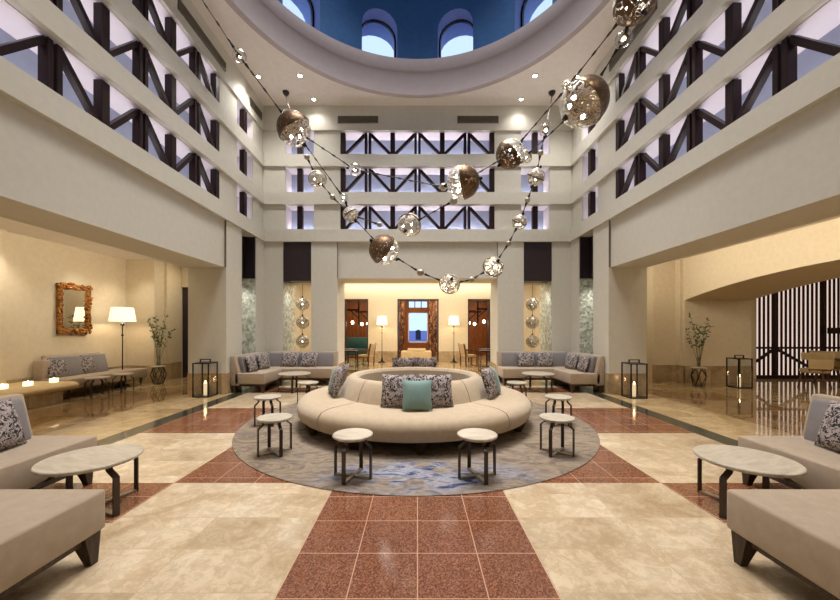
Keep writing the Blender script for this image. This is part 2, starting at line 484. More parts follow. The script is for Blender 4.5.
mb = MB(); mb.bm.free(); mb.bm = bm
struct('ceiling', mb, 'ceil', smooth=False)
mb = MB(); mb.lathe([(3.76, H-.002), (3.76, 8.5), (3.74, 8.53), (3.72, 8.56), (3.72, 8.88), (4.1, 8.88), (4.3, 8.88), (4.3, H+.1), (3.9, H+.1), (3.9, H-.002)], 128, (*C0, 0), closed=True)
trim(mb, 'ring')

# drum with twelve arched windows, thick walls
def drum():
    mb = MB(); bm = mb.bm
    zt, zb, zs, hw = 12.4, 8.88, 9.95, .52       # drum top, bottom, arch spring, half width
    nW = 12; Rs = (4.1, 5.05)
    seg = 10
    for k in range(nW):
        ac = (k+.5)*2*PI/nW; half = PI/nW
        for R in Rs:
            pass
        def pt(R, s, z):                        # s: metres sideways, at the given window; radial openings with parallel sides
            a = ac+s/4.3
            return Vector((C0[0]+R*math.sin(a), C0[1]+R*math.cos(a), z))
        W2 = half*4.3
        arch = [(-hw, zb)]+[(-hw, zs)]+[(-hw*math.cos(PI*i/seg), zs+hw*math.sin(PI*i/seg)) for i in range(1, seg)]+[(hw, zs), (hw, zb)]
        outer = []
        for (s, z) in arch:
            if s == -hw and z in (zb, zs): outer.append((-W2, z if z == zb else zt))
            elif s == hw and z in (zb, zs): outer.append((W2, z if z == zb else zt))
            else: outer.append((W2*s/hw, zt))
        rows = []
        for R in Rs:
            rows.append(([bm.verts.new(pt(R, *p)) for p in arch], [bm.verts.new(pt(R, *p)) for p in outer]))
        for (A, O), flip in zip(rows, (0, 1)):
            for i in range(len(arch)-1):
                q = (A[i], A[i+1], O[i+1], O[i])
                bm.faces.new(q[::-1] if flip else q)
            # corner of the top between side and crown
        # fill triangle between side column top (zs) and the top edge is covered by the quads above
        (A, _), (B, _) = rows
        for i in range(len(arch)-1): bm.faces.new((A[i], B[i], B[i+1], A[i+1])).material_index = 1
        bm.faces.new((A[0], A[-1], B[-1], B[0]))
        for (A, O) in rows: pass
    bmesh.ops.remove_doubles(bm, verts=bm.verts, dist=.002)
    return mb
struct('wall_drum', drum(), ['drum', 'jamb'])
mb = MB()
prof = [(5.06*math.cos(t), 12.35+2.4*math.sin(t)) for t in [PI/2*i/12 for i in range(13)]]
mb.lathe([(4.1, 12.38)]+[(max(r, .001), z) for r, z in prof], 64, (*C0, 0))
struct('ceiling_dome', mb, 'drum')
for k in range(12):
    ac = (k+.5)*PI/6; rx = 4.5
    c = Vector((C0[0]+rx*math.sin(ac), C0[1]+rx*math.cos(ac), 0))
    hw, zs, zb = .545, 9.95, 8.88
    arch = [(-hw, zb), (-hw, zs)]+[(-hw*math.cos(PI*i/14), zs+hw*math.sin(PI*i/14)) for i in range(1, 14)]+[(hw, zs), (hw, zb)]
    inn = [(s*.9, zb+.05 if z == zb else (z if z <= zs else zs+(z-zs)*.9)) for s, z in arch]
    mb = MB(); bm = mb.bm; L = len(arch)
    R = []
    for y in (-.04, .04):
        R.append(([bm.verts.new((s, y, z)) for s, z in arch], [bm.verts.new((s, y, z)) for s, z in inn]))
    for i in range(L):
        j = (i+1) % L
        (A, a), (B, b) = R
        bm.faces.new((A[i], A[j], a[j], a[i])); bm.faces.new((B[i], b[i], b[j], B[j]))
        bm.faces.new((a[i], a[j], b[j], b[i])); bm.faces.new((A[i], B[i], B[j], A[j]))
    o = mb.build('window_%d' % (10+k), 'black', loc=c, rot=(0, 0, -ac)); tag(o, kind='structure')
    pm = MB(); pm.prism([(s, z) for s, z in inn], 'y', -.006, .006)
    pm.build('pane', 'pane', parent=o, smooth=False)

# hall near end, behind the camera
struct('wall_front', MB().box((-9.2, ZN-.2, 0), (14.5, ZN, H+.1)), 'wall', False)
# ---- left aisle
struct('wall_aisle_left', MB().box((-8.4, ZN, 0), (-8.2, 10.1, 3.6)).box((-8.4, 9.9, 0), (-7.4, 11.2, 3.6)), 'warm', False)
struct('wall_aisle_left_end', MB().box((-7.38, 11, 2.81), (-5.2, 11.2, 3.6)).box((-6.35, 11, 0), (-5.2, 11.2, 2.81)).box((-5.28, 11.05, 0), (-5.18, 12, 3.6)), 'warm', False)
o = struct('door_1', MB().box((-7.38, 11.06, .0), (-6.35, 11.12, 2.81)), 'panel', False)
MB().cyl((-6.5, 11.04, 1.0), (-6.5, 11.04, 1.25), .012).build('door_handle', 'steel', o)
trim(MB().box((-8.2, 6.75, .0), (-8.12, 6.95, 3.45)), 'warm', False)
trim(MB().box((-7.42, 10.3, .48), (-7.34, 10.55, 3.45)), 'warm', False)
struct('ceiling_aisle_left', MB().box((-8.4, ZN, 3.45), (-5.2, 11.2, 3.6)), 'ceil', False)
# ---- right aisle with the segmental arch wall
za, zb_, hs, hr = 2.05, 9.75, 2.30, .42
N = 28
arc = [(zb_+(za-zb_)*i/N, hs+hr*(1-(2*i/N-1)**2)) for i in range(N+1)]
poly = [(ZN, 0), (ZN, 3.5), (10.0, 3.5), (10.0, 0), (zb_, 0)]+arc+[(za, 0)]
struct('wall_arch', MB().prism(poly, 'x', 7.4, 9.25), 'warm', True)
struct('wall_aisle_right_end', MB().box((6.7, 10.0, 0), (9.25, 10.25, 3.6)).box((5.2, 13, 0), (7.2, 13.2, 3.6)).box((6.95, 10.25, 0), (7.1, 13, 3.6)).box((5.25, 10.9, 0), (5.4, 13, 3.6)), 'warm', False)
trim(MB().box((7.32, 9.82, .48), (7.44, 10.0, 3.45)), 'warm', False)
struct('ceiling_aisle_right', MB().box((5.2, ZN, 3.45), (7.6, 13.2, 3.6)), 'ceil', False)
struct('ceiling_side_room', MB().box((9.2, ZN, 3.3), (14.5, 12.3, 3.45)), 'warm', False)
struct('wall_side_room', MB().box((14.3, ZN, 0), (14.5, 12.3, 3.4)).box((9.25, 12.0, 0), (14.5, 12.2, 3.4)).box((9.2, 10.6, 0), (10.2, 10.75, 3.4)), 'warm', False)
# ---- vestibule behind the back wall and the bar beyond
mb = MB()
op = [(-3.38-.0, -2.27), (-.92, .97), (2.32, 3.34)]
zi = 16.2; hb = 2.88
prev = -5.6
for a, b in op:
    mb.box((prev, zi, 0), (a, zi+.4, 3.8)); mb.box((a, zi, hb), (b, zi+.4, 3.8)); prev = b
mb.box((prev, zi, 0), (5.6, zi+.4, 3.8))
struct('wall_vestibule', mb, 'warm', False)
struct('wall_vestibule_left', MB().box((-5.6, 11.1, 0), (-5.4, 16.3, 3.8)), 'warm', False)
struct('wall_vestibule_right', MB().box((5.4, 11.1, 0), (5.6, 16.3, 3.8)), 'warm', False)
struct('ceiling_vestibule', MB().box((-5.6, 11.05, 3.7), (5.6, 16.6, 3.8)), 'ceil', False)
# bar room
mb = MB()
wx0, wx1, wz0, wz1 = -.54, .6, .72, 2.47
zb2 = 20
mb.box((-5.6, zb2, 0), (wx0, zb2+.25, 3.4)).box((wx1, zb2, 0), (5.6, zb2+.25, 3.4))
mb.box((wx0, zb2, 0), (wx1, zb2+.25, wz0)).box((wx0, zb2, wz1), (wx1, zb2+.25, 2.72)).box((wx0, zb2, 3.08), (wx1, zb2+.25, 3.4))
x = -5.4
while x < 5.4:
    if not (wx0-.12 < x < wx1+.12): mb.box((x, zb2-.03, 0), (x+.05, zb2, 3.4))
    x += .22
mb.box((-5.6, 16.6, 0), (-5.4, zb2, 3.4)).box((5.4, 16.6, 0), (5.6, zb2, 3.4))
struct('wall_bar', mb, 'barwood', False)
struct('ceiling_bar', MB().box((-5.6, 16.6, 3.3), (5.6, zb2+.2, 3.4)), 'panel', False)
o = struct('window_22', MB().box((wx0, zb2+.1, wz0), (wx0+.06, zb2+.16, wz1)).box((wx1-.06, zb2+.1, wz0), (wx1, zb2+.16, wz1)).box((wx0, zb2+.1, wz1-.06), (wx1, zb2+.16, wz1)).box((wx0, zb2+.1, wz0), (wx1, zb2+.16, wz0+.06)), 'white_out', False)
MB().box((wx0, zb2+.125, wz0), (wx1, zb2+.135, wz1)).build('pane', 'pane', o, False)
mb = MB()
for i in range(4): mb.box((wx0+(wx1-wx0-.05)*i/3, zb2+.08, 2.72), (wx0+(wx1-wx0-.05)*i/3+.05, zb2+.14, 3.08))
struct('window_23', mb, 'panel', False)
# dark door jambs in the three openings
for a, b in op:
    trim(MB().box((a, zi-.01, 0), (a+.05, zi+.41, hb)).box((b-.05, zi-.01, 0), (b, zi+.41, hb)).box((a, zi-.01, hb-.05), (b, zi+.41, hb)), 'panel', False)
# outside
struct('ground_sea', MB().box((-150, 30, -3.2), (150, 900, -3)), 'sea', False)
struct('ground_terrace', MB().box((-8, 20.3, -.4), (8, 26, -.2)), 'white_out', False)
o = tag(MB().box((-1.8, 25.0, -.2), (1.9, 25.12, .62)).build('parapet', 'white_out', smooth=False), 'low white terrace parapet outside the bar window', 'parapet')
t = thing('pavilion', 'small dark pavilion out by the sea behind the window', 'pavilion', (.3, 150, -3))
MB().box((-1.1, 0, 0), (1.1, 2.2, 3.6)).build('wall', 'panel', t, False)
MB().prism([(-1.4, 3.6), (1.4, 3.6), (0, 4.3)], 'y', -.3, 2.7).build('roof', 'panel', t, False)

# wainscot
def wains(a, b): trim(MB().box(a, b, .006), 'stone', False)
h = .48
for s in (-1, 1):
    wains((s*(W-.012), 8.088, 0), (s*5.292, 8.1, h)); wains((s*(W-.012), 8.088, 0), (s*W, 8.80, h)); wains((s*5.28, 8.088, 0), (s*5.292, 10.1, h))
    wains((s*W, ZB-.012, 0), (s*3.88, ZB, h)); wains((s*3.03, ZB-.012, 0), (s*2.3, ZB, h))
    wains((s*2.288, ZB-.012, 0), (s*2.3, 11.1, h))
wains((-8.2, ZN, 0), (-8.17, 9.9, h)); wains((-8.2, 9.87, 0), (-7.37, 9.9, h)); wains((-7.4, 9.87, 0), (-7.37, 11, h)); wains((-6.3, 10.97, 0), (-5.28, 11, h))
wains((6.67, 9.97, 0), (7.4, 10, h)); wains((7.37, 9.72, 0), (7.4, 10, h)); wains((7.37, 9.72, 0), (9.28, 9.75, h)); wains((5.4, 12.97, 0), (6.95, 13, h))
prev = -5.4
for a, b in op: wains((prev, zi-.03, 0), (a, zi, h)); prev = b
wains((prev, zi-.03, 0), (5.4, zi, h))

# slot niches: dark panels above, pearl linings below
def slot_back(s):
    a, b = s*3.86, s*3.05
    tag(MB().box((min(a, b)+.002, ZB+.02, 2.88), (max(a, b)-.002, ZB+.5, 3.998)).build('dark_panel', 'panel', smooth=False),
        'dark timber panel above the slot with hanging globes, %s of the back opening' % ('left' if s < 0 else 'right'), 'wall panel', 'dark panels above the wall slots')
    x = a+(-s)*.012
    trim(MB().box((a, ZB+.03, .0), (x, ZB+.98, 2.878)), 'pearl', False)
def slot_side(s):
    tag(MB().box((s*(W+.3), 8.822, 2.88), (s*(W+.79), 9.598, 3.998)).box((s*(W+.02), 9.56, 2.88), (s*(W+.3), 9.598, 3.998)).build('dark_panel', 'panel', smooth=False),
        'dark timber panel in the %s side wall above the pearl lined niche' % ('left' if s < 0 else 'right'), 'wall panel', 'dark panels above the wall slots')
    trim(MB().box((s*(W+.02), 9.588, 0), (s*(W+.79), 9.6, 2.878)).box((s*(W+.78), 8.83, 0), (s*(W+.79), 9.6, 2.878)), 'pearl', False)
for s in (-1, 1): slot_back(s); slot_side(s)

# timber trusses in the openings
def truss(side, row, a, b, label, group):
    mp = mapper(side); lo, hi = ROWS[row]; lo += .0; hi -= .045
    loc = mp((a+b)/2, 0, lo)
    t = thing('timber_truss', label, 'truss', loc, 0, group)
    off = Vector(loc); v0, v1 = .07, .20
    def bx(u0, u1): 
        m = MB(); p = Vector(mp(u0, v0, lo))-off; q = Vector(mp(u1, v1, hi))-off; m.box(p, q, .006, 1)
        m.build('post', 'timber', t, False)
    if b-a < 1:
        u = a+.44 if side != 'back' else (a+b)/2
        bx(u-.075, u+.075); return
    n = max(1, round((b-a-.13)/1.43)); step = (b-a-.15)/n
    ws = [a+.075+step*i for i in range(n+1)]
    for w in ws: bx(w-.067, w+.067)
    for w0, w1 in zip(ws, ws[1:]):
        c = (w0+w1)/2
        bx(c-.093, c-.02); bx(c+.02, c+.093)
        for s, w in ((-1, w0+.05), (1, w1-.05)):
            p = Vector(mp(c+s*.09, .135, hi-.035))-off; q = Vector(mp(w, .135, lo+.035))-off
            nrm = Vector(mp(0, 1, 0))-Vector(mp(0, 0, 0))
            MB().bar(p, q, .075, .09, up=nrm).build('brace', 'timber', t, False)
rn = ['lowest row', 'middle row', 'top row']
sn = {'back': 'back wall', 'left': 'left side wall', 'right': 'right side wall'}
for side in ('back', 'left', 'right'):
    for r in range(3):
        for k, (a, b) in enumerate(OPS[side]):
            if b-a > 1: truss(side, r, a, b, 'long dark timber truss in the %s openings of the %s' % (rn[r], sn[side]), 'long trusses of the upper walls')
            else:
                where = sn[side]+(' at its %s end' % ('left' if k == 0 else 'right') if side == 'back' else '')
                truss(side, r, a, b, 'single dark timber post in a small %s opening, %s' % (rn[r], where), 'single posts of the small openings')

# ventilation grilles
def grille(side, u0, u1, label):
    mp = mapper(side); loc = mp((u0+u1)/2, .03, 7.43); off = Vector(loc)
    t = thing('air_vent', label, 'vent', loc, 0, 'air vents under the ceiling')
    f = lambda a, b: (Vector(mp(*a))-off, Vector(mp(*b))-off)
    m = MB()
    for a, b in (((u0, .005, 7.42), (u1, .03, 7.44)), ((u0, .005, 7.60), (u1, .03, 7.62)), ((u0, .005, 7.42), (u0+.02, .03, 7.62)), ((u1-.02, .005, 7.42), (u1, .03, 7.62))): m.box(*f(a, b))
    m.build('frame', 'grille', t, False)
    m = MB()
    for i in range(6): m.box(*f((u0+.02, .01, 7.445+i*.026), (u1-.02, .026, 7.455+i*.026)))
    m.box(*f((u0+.02, .026, 7.44), (u1-.02, .0295, 7.6)))
    m.build('slats', 'grille', t, False)
grille('back', -2.29, -1.13, 'slim grey air vent above the truss, left on the back wall')
grille('back', 1.15, 2.33, 'slim grey air vent above the truss, right on the back wall')
for s in ('left', 'right'):
    grille(s, 6.5, 8.1, 'long slim air vent high on the %s side wall' % s)
    grille(s, 9.3, 9.98, 'short slim air vent in the far corner of the %s side wall' % s)

# ------------------------------------------------------------------ pillows
def pillow(name, mat, parent=None, w=.45, h=.45, t=.15, n=10):
    mb = MB(); bm = mb.bm; G = {}
    for sgn in (-1, 1):
        for i in range(n+1):
            for j in range(n+1):
                u = 2*i/n-1; v = 2*j/n-1
                edge = i in (0, n) or j in (0, n)
                if sgn == 1 and edge: G[1, i, j] = G[-1, i, j]; continue
                k = 1-.07*(1-v*v)*abs(u)**3; l = 1-.07*(1-u*u)*abs(v)**3
                d = 0 if edge else t/2*((1-u**4)*(1-v**4))**.5*(.75+.25*(1-u*u)*(1-v*v))
                G[sgn, i, j] = bm.verts.new((w/2*u*k, sgn*d, h/2+h/2*v*l))
    for sgn in (-1, 1):
        for i in range(n):
            for j in range(n):
                q = [G[sgn, i, j], G[sgn, i+1, j], G[sgn, i+1, j+1], G[sgn, i, j+1]]
                bm.faces.new(q if sgn < 0 else q[::-1])
    return mb.build(name, mat, parent)
def cushion(mat, loc, rz, tilt, label, group, w=.45, h=.45, t=.15, roll=0):
    o = pillow('cushion', mat, None, w, h, t)
    o.location = loc; o.rotation_euler = (-tilt, roll, rz)
    tag(o, label, 'cushion', group); return o

# ------------------------------------------------------------------ centre sofa and rug
CC = Vector((-.05, 5.87, 0))
o = MB().lathe([(0.001, 0), (2.7, 0), (2.72, .006), (2.7, .014), (0.001, .014)], 128).build('round_rug', 'rug', loc=(-.02, 5.87, .001))
tag(o, 'large round marbled grey taupe rug under the circular sofa', 'rug')
t = thing('circular_sofa', 'large round beige sofa with ring backrest in the hall centre', 'sofa', CC+Vector((0, 0, .015)))
sp = [(1.0, .17), (1.75, .155), (1.81, .17), (1.845, .22), (1.858, .30), (1.845, .36), (1.80, .41), (1.71, .437), (1.6, .448), (1.3, .455), (1.0, .45)]
bp = [(1.0, .44), (1.22, .44), (1.16, .60), (1.10, .70), (1.06, .735), (1.0, .745), (.95, .73), (.92, .69), (.92, .44)]
cuts = [-41, 41, 139, 221, 319]
for k in range(4):
    a0, a1 = [math.radians(x) for x in (cuts[k]+.25, cuts[k+1]-.25)]
    MB().lathe(sp, 36, a0=a0, a1=a1, closed=True).build('seat', 'round', t)
    MB().lathe(bp, 30, a0=a0, a1=a1, closed=True).build('backrest', 'round', t)
MB().lathe([(.001, .46), (.918, .46), (.918, .50), (.001, .50)][::-1], 48).build('inner_top', 'grey', t)
MB().lathe([(1.05, .10), (1.62, .10), (1.62, .16), (1.05, .16)], 64, closed=True).build('base_frame', 'legwood', t)
for k in range(12):
    a = 2*PI*(k+.1)/12; x, y = 1.73*math.sin(a), -1.73*math.cos(a)
    m = MB().cyl((x*.97, y*.97, 0), (x, y, .16), .05, .075, 4); m.build('leg', 'legwood', t, False)
sz = .475
CG = 'cushions on the circular sofa'
def ringcush(deg, mat, label, r=1.33, w=.46, h=.44, tilt=.28, dz=0, roll=0, yaw=0):
    a = math.radians(deg)
    loc = CC+Vector((r*math.sin(a), -r*math.cos(a), sz+dz))
    cushion(mat, loc, a+yaw, tilt, label, CG, w, h, .14, roll)
ringcush(-9.5, 'pat', 'black and white patterned cushion left of the teal front cushion', 1.30, roll=-.02)
ringcush(1.8, 'teal', 'pale teal velvet cushion at the front of the circular sofa', 1.46, .385, .39, .30)
ringcush(13.5, 'pat', 'black and white patterned cushion right of the teal front cushion', 1.31, roll=.03)
ringcush(1.5, 'pat', 'patterned cushion mostly hidden behind the teal front cushion', 1.27, .40, .42, .22)
ringcush(-70, 'pat', 'patterned cushion on the left side of the circular sofa', 1.34, .48, .46, .3)
ringcush(-86, 'teal', 'dark teal cushion behind the patterned one, left side of circular sofa', 1.37, .46, .44, .3)
ringcush(-100, 'pat', 'patterned cushion farthest back on the left of the circular sofa', 1.36, .46, .44, .3)
ringcush(64, 'pat', 'patterned cushion on the right side of the circular sofa', 1.34, .48, .46, .3)
ringcush(82, 'teal', 'grey teal cushion behind the patterned one, right side of circular sofa', 1.37, .46, .44, .3)
ringcush(170, 'pat', 'patterned cushion peeking over the far rim, right of the pair', 1.27, .48, .47, .2)
ringcush(191, 'pat', 'patterned cushion peeking over the far rim, left of the pair', 1.27, .48, .47, .2)

# ------------------------------------------------------------------ stools and coffee tables
def make_table(name, label, cat, R, Ht, group, wleg=.037):
    t = thing(name, label, cat, (0, 0, 0), 0, group)
    MB().lathe([(.001, Ht-.034), (R-.02, Ht-.034), (R, Ht-.02), (R, Ht-.006), (R-.006, Ht), (.001, Ht)], 48).build('table_top', 'top', t)
    for k in range(4):
        a = k*PI/2; d = Vector((math.cos(a), math.sin(a), 0)); nr = Vector((-d.y, d.x, 0))
        m = MB(); rr = R*.97
        pts = [d*rr*.72+Vector((0, 0, Ht-.036)), d*rr*.72+Vector((0, 0, Ht-.075)), d*rr+Vector((0, 0, Ht-.12)), d*rr+Vector((0, 0, .0))]
        for p, q in zip(pts, pts[1:]): m.bar(p, q, wleg, .014, up=d)
        m.build('leg', 'darkleg', t, False)
        MB().bar(d*(rr-.007)+Vector((0, 0, .012)), d*.0+Vector((0, 0, .012)), wleg, .016, up=(0, 0, 1)).build('foot_bar', 'steel', t, False)
    return t
SG = 'round stone top stools around the circular sofa'
stool = make_table('side_stool', '', 'stool', .2, .435, SG)
spots = [(-.65, 3.54, -.28, 'small round stone topped stool in front, left of the pair before the sofa'),
         (.60, 3.54, .28, 'small round stone topped stool in front, right of the pair before the sofa'),
         (-1.71, 4.22, .73, 'stone topped stool on the rug, nearer of the two left of the round sofa'),
         (1.67, 4.22, -.73, 'stone topped stool on the rug, nearer of the two right of the round sofa'),
         (-2.34, 5.5, .73, 'stone topped stool at the rug edge, farther one on the left'),
         (2.2, 5.5, -.73, 'stone topped stool at the rug edge, farther one on the right'),
         (-2.17, 6.97, .2, 'stone topped stool beyond the round sofa, before the far left corner sofa'),
         (1.97, 6.97, .2, 'stone topped stool beyond the round sofa, before the far right corner sofa')]
for i, (x, y, r, l) in enumerate(spots):
    if i == 0: stool.location = (x, y, .015); stool.rotation_euler = (0, 0, r); stool['label'] = l
    else: dup(stool, (x, y, .015), r, l)
TG = 'round coffee tables by the corner sofas'
ct = make_table('coffee_table', 'large round stone topped table in the foreground left, by the beige chaise', 'table', .345, .43, TG, .045)
ct.location = (-2.73, 2.95, 0); ct.rotation_euler = (0, 0, -.38)
dup(ct, (2.73, 2.93, 0), .42, 'large round stone topped table in the foreground right, by the beige chaise')
dup(ct, (-2.99, 8.56, 0), .2, 'round stone topped coffee table before the far left corner sofa', None, (1.1, 1.1, 1))
dup(ct, (2.93, 8.56, 0), .2, 'round stone topped coffee table before the far right corner sofa', None, (1.1, 1.1, 1))
dup(stool, (-7.1, 7.8, 0), .3, 'dark legged side table by the left aisle sofa, nearer the stone ledge', 'side tables in the left aisle', (1.1, 1.1, 1))
dup(stool, (-7.02, 8.4, 0), .5, 'dark legged side table under the floor lamp in the left aisle', 'side tables in the left aisle')

# ------------------------------------------------------------------ corner sofas
def corner_sofa(label, cx, cy, sx, sy, L1, L2, D, mat='seat'):
    """corner at (cx,cy); arm along x of length L1, arm along y of length L2; sx,sy point into the room"""
    t = thing('corner_sofa', label, 'sofa', (cx, cy, 0), 0, 'L shaped corner sofas')
    X = lambda u: sx*u
    Y = lambda v: sy*v
    q = [(X(.1), Y(.1)), (X(L1), Y(.1)), (X(L1), Y(D)), (X(D), Y(D)), (X(D), Y(L2)), (X(.1), Y(L2))]
    def L(off, z0, z1, bv, nm, mt):
        a = .1+off
        q = [(X(a), Y(a)), (X(L1-off), Y(a)), (X(L1-off), Y(D-off)), (X(D-off), Y(D-off)), (X(D-off), Y(L2-off)), (X(a), Y(L2-off))]
        MB().prism(q, 'z', z0, z1).bevel(bv, 3).build(nm, mt, t)
    L(0, .205, .46, .02, 'seat', mat)
    L(.05, .15, .205, .004, 'base_frame', 'legwood')
    # leaning backrests
    prof = [(0, .17), (.20, .17), (.20, .45), (.10, .87), (-.0, .87), (-.02, .6)]
    MB().prism([(Y(a), z) for a, z in prof], 'x', X(0), X(L1)).bevel(.025, 3).build('backrest', mat, t)
    MB().prism([(X(a), z) for a, z in prof], 'y', Y(0), Y(L2)).bevel(.025, 3).build('backrest', mat, t)
    # grey back pads
    def pads(n, ln, along):
        st = .22; w = (ln-st-.1)/n
        for i in range(n):
            u0 = st+w*i+.008; u1 = st+w*(i+1)-.008
            pf = [(.19, .455), (.30, .455), (.225, .80), (.20, .845), (.13, .845), (.115, .80)]
            m = MB()
            if along == 'x': m.prism([(Y(a), z) for a, z in pf], 'x', X(u0), X(u1))
            else: m.prism([(X(a), z) for a, z in pf], 'y', Y(u0), Y(u1))
            m.bevel(.02, 2).build('back_cushion', 'grey', t)
    pads(3, L1, 'x'); pads(2 if L2 < 2.2 else 3, L2, 'y')
    for u, v in ((L1-.02, D-.02), (L1-.02, .12), (D-.02, L2-.02), (.12, L2-.02), (.12, .12), (D-.02, D-.02)):
        m = MB(); bm = m.bm; du = -1; dv = -1 if v > .2 else 1
        if v <= .2: dv = 1
        T = [bm.verts.new((X(u+du*a), Y(v+dv*b), .205)) for a, b in ((0, 0), (.11, 0), (.11, .11), (0, .11))]
        Bq = [bm.verts.new((X(u+du*a), Y(v+dv*b), 0)) for a, b in ((.01, .01), (.055, .01), (.055, .055), (.01, .055))]
        bm.faces.new(T); bm.faces.new(Bq[::-1])
        for i in range(4): bm.faces.new((T[i], Bq[i], Bq[(i+1) % 4], T[(i+1) % 4]))
        m.build('leg', 'legwood', t, False)
    return t
corner_sofa('beige L shaped sofa in the far left corner of the hall', -4.38, 10.06, 1, -1, 2.13, 1.83, .8)
corner_sofa('beige L shaped sofa in the far right corner of the hall', 4.38, 10.06, -1, -1, 2.13, 1.83, .8)
corner_sofa('taupe L shaped sofa in the left foreground, cropped by the frame', -3.95, 1.48, 1, 1, 1.92, 1.97, .82)
corner_sofa('taupe L shaped sofa in the right foreground, cropped by the frame', 3.95, 1.48, -1, 1, 1.94, 1.97, .82)
KG = 'patterned cushions on the corner sofas'
def csh(px, Z, rz, label, w=.44, h=.42, tilt=.25, mat='pat'):
    cushion(mat, ((px-CX)*Z/F, Z, .455), rz, tilt, label, KG, w, h, .14)
for s, nm in ((-1, 'left'), (1, 'right')):
    f = lambda px: CX+s*(CX-px)*1.0 if s > 0 else px
    cushion('pat', (s*3.98, 8.58, .46), -s*PI/2*-1 if False else (PI/2 if s < 0 else -PI/2), .3, 'patterned cushion at the near end of the far %s corner sofa' % nm, KG, .44, .42)
    cushion('pat', (s*3.96, 9.16, .46), (PI/2-.15 if s < 0 else -PI/2+.15), .3, 'patterned cushion on the far %s corner sofa, second from its near end' % nm, KG, .44, .42)
    cushion('pat', (s*3.52, 9.66, .46), 0, .3, 'patterned cushion on the far %s corner sofa just past the corner' % nm, KG, .48, .42)
    cushion('pat', (s*3.0, 9.66, .46), 0, .3, 'patterned cushion on the far %s corner sofa nearest the middle of the hall' % nm, KG, .48, .42)
cushion('pat', (-3.52, 2.98, .46), PI/2+.15, .3, 'patterned cushion at the left photo edge on the foreground sofa', KG, .46, .43)
cushion('pat', (3.52, 2.93, .46), -PI/2-.15, .3, 'patterned cushion at the right photo edge on the foreground sofa', KG, .46, .43)

# ------------------------------------------------------------------ left aisle furniture
t = thing('daybed_sofa', 'beige daybed sofa under the gilt mirror in the left aisle', 'sofa', (-8.15, 8.2, 0))
MB().box((0, -.76, .2), (.78, 1.42, .44), .035, 3).build('seat', 'seat', t)
MB().prism([(0, .2), (.2, .2), (.2, .44), (.1, .92), (0, .92)], 'y', -.6, .75).bevel(.03).build('backrest', 'seat', t)
MB().box((0, -.76, .2), (.24, -.60, .84), .04, 3).build('armrest', 'seat', t)
for i in range(2): MB().prism([(.19, .445), (.33, .445), (.22, .88), (.11, .88)], 'y', -.57+i*.66+.01, .09+i*.66).bevel(.03).build('back_cushion', 'grey', t)
for x, y in ((.1, -.66), (.68, -.66), (.1, 1.3), (.68, 1.3)): MB().cyl((x, y, 0), (x, y, .2), .025, .04, 4).build('leg', 'legwood', t, False)
cushion('pat', (-7.86, 7.74, .45), PI/2, .3, 'patterned cushion on the aisle daybed, left of the two', 'cushions on the aisle daybed', .46, .44)
cushion('pat', (-7.86, 8.42, .45), PI/2, .3, 'patterned cushion on the aisle daybed, right of the two', 'cushions on the aisle daybed', .46, .44)
# stone ledge with candles
t = thing('stone_ledge', 'low stone ledge with a rounded yellow top in the left aisle', 'ledge', (-7.9, 5.6, 0))
MB().box((-.28, -2.3, 0), (.66, 1.6, .26), .02).build('base', 'stone', t)
MB().prism([(-.29, .26), (.74, .26), (.82, .31), (.82, .36), (.74, .41), (-.29, .41)], 'y', -2.4, 1.78).bevel(.03, 3, 50).build('coping', 'bench', t)
for i, (px, py) in enumerate(((2.5, 382), (28, 380), (54, 376.5))):
    Z = (7.2, 6.75, 6.4)[2-i]
    x = (px-CX)*Z/F
    c = thing('tea_light', ('small glowing square candle holder on the stone ledge, %s' % ('at the photo edge', 'middle of the three', 'nearest the daybed')[i]), 'candle', (x, Z, .41), .4, 'tea lights on the stone ledge')
    MB().box((-.055, -.055, 0), (.055, .055, .085), .008).build('holder', 'tinted', c)
    MB().cyl((0, 0, .085), (0, 0, .10), .006, .001, 8).build('flame', 'flame', c)
# mirror on the aisle wall
t = thing('wall_mirror', 'rectangular mirror in a carved gilt frame on the left aisle wall', 'mirror', (-8.19, 8.37, 1.97))
MB().box((0, -.34, -.46), (.03, .34, .46)).build('mirror_glass', 'mirror', t, False)
m = MB(); random.seed(3)
for a, b in (((0, -.40, -.58), (.06, -.29, .58)), ((0, .29, -.58), (.06, .40, .58)), ((0, -.40, .46), (.06, .40, .58)), ((0, -.40, -.58), (.06, .40, -.46))): m.box(a, b, .01)
for i in range(210):
    s = random.random()*4; k = int(s); f = (s-k)*2-1
    y, z = ((f*.38, .53), (f*.38, -.53), (-.35, f*.56), (.35, f*.56))[k]
    m.sphere((.05+random.random()*.02, y+random.uniform(-.05, .05), z+random.uniform(-.06, .06)), random.uniform(.02, .036), 8, 5)
m.build('carved_frame', 'gold', t)
# floor lamps
def floor_lamp(label, loc, r, h0, h1, thin=True):
    t = thing('floor_lamp', label, 'lamp', loc)
    MB().lathe([(r*.82, h1), (r, h0), (r-.008, h0), (r*.82-.008, h1)][::-1], 40, closed=True).build('lamp_shade', 'shade', t)
    MB().lathe([(.001, 0), (.17, 0), (.17, .015), (.06, .07), (.028, .2), (.014, .42), (.012, h0-.4), (.03, h0-.36), (.012, h0-.33), (.012, h0-.12), (.045, h0-.1), (.05, h0-.07), (.012, h0-.03), (.012, h1-.05), (.001, h1-.05)], 20).build('pole', 'black', t)
    MB().sphere((0, 0, (h0+h1)/2), .05, 12, 8).build('bulb', 'warmbulb', t)
    L = bpy.data.lights.new('lamp_light', 'POINT'); L.energy = 14; L.color = (1, .8, .55); L.shadow_soft_size = .06
    o = bpy.data.objects.new('lamp_light', L); COL.objects.link(o); o.parent = t; o.location = (0, 0, h0+.1)
    return t
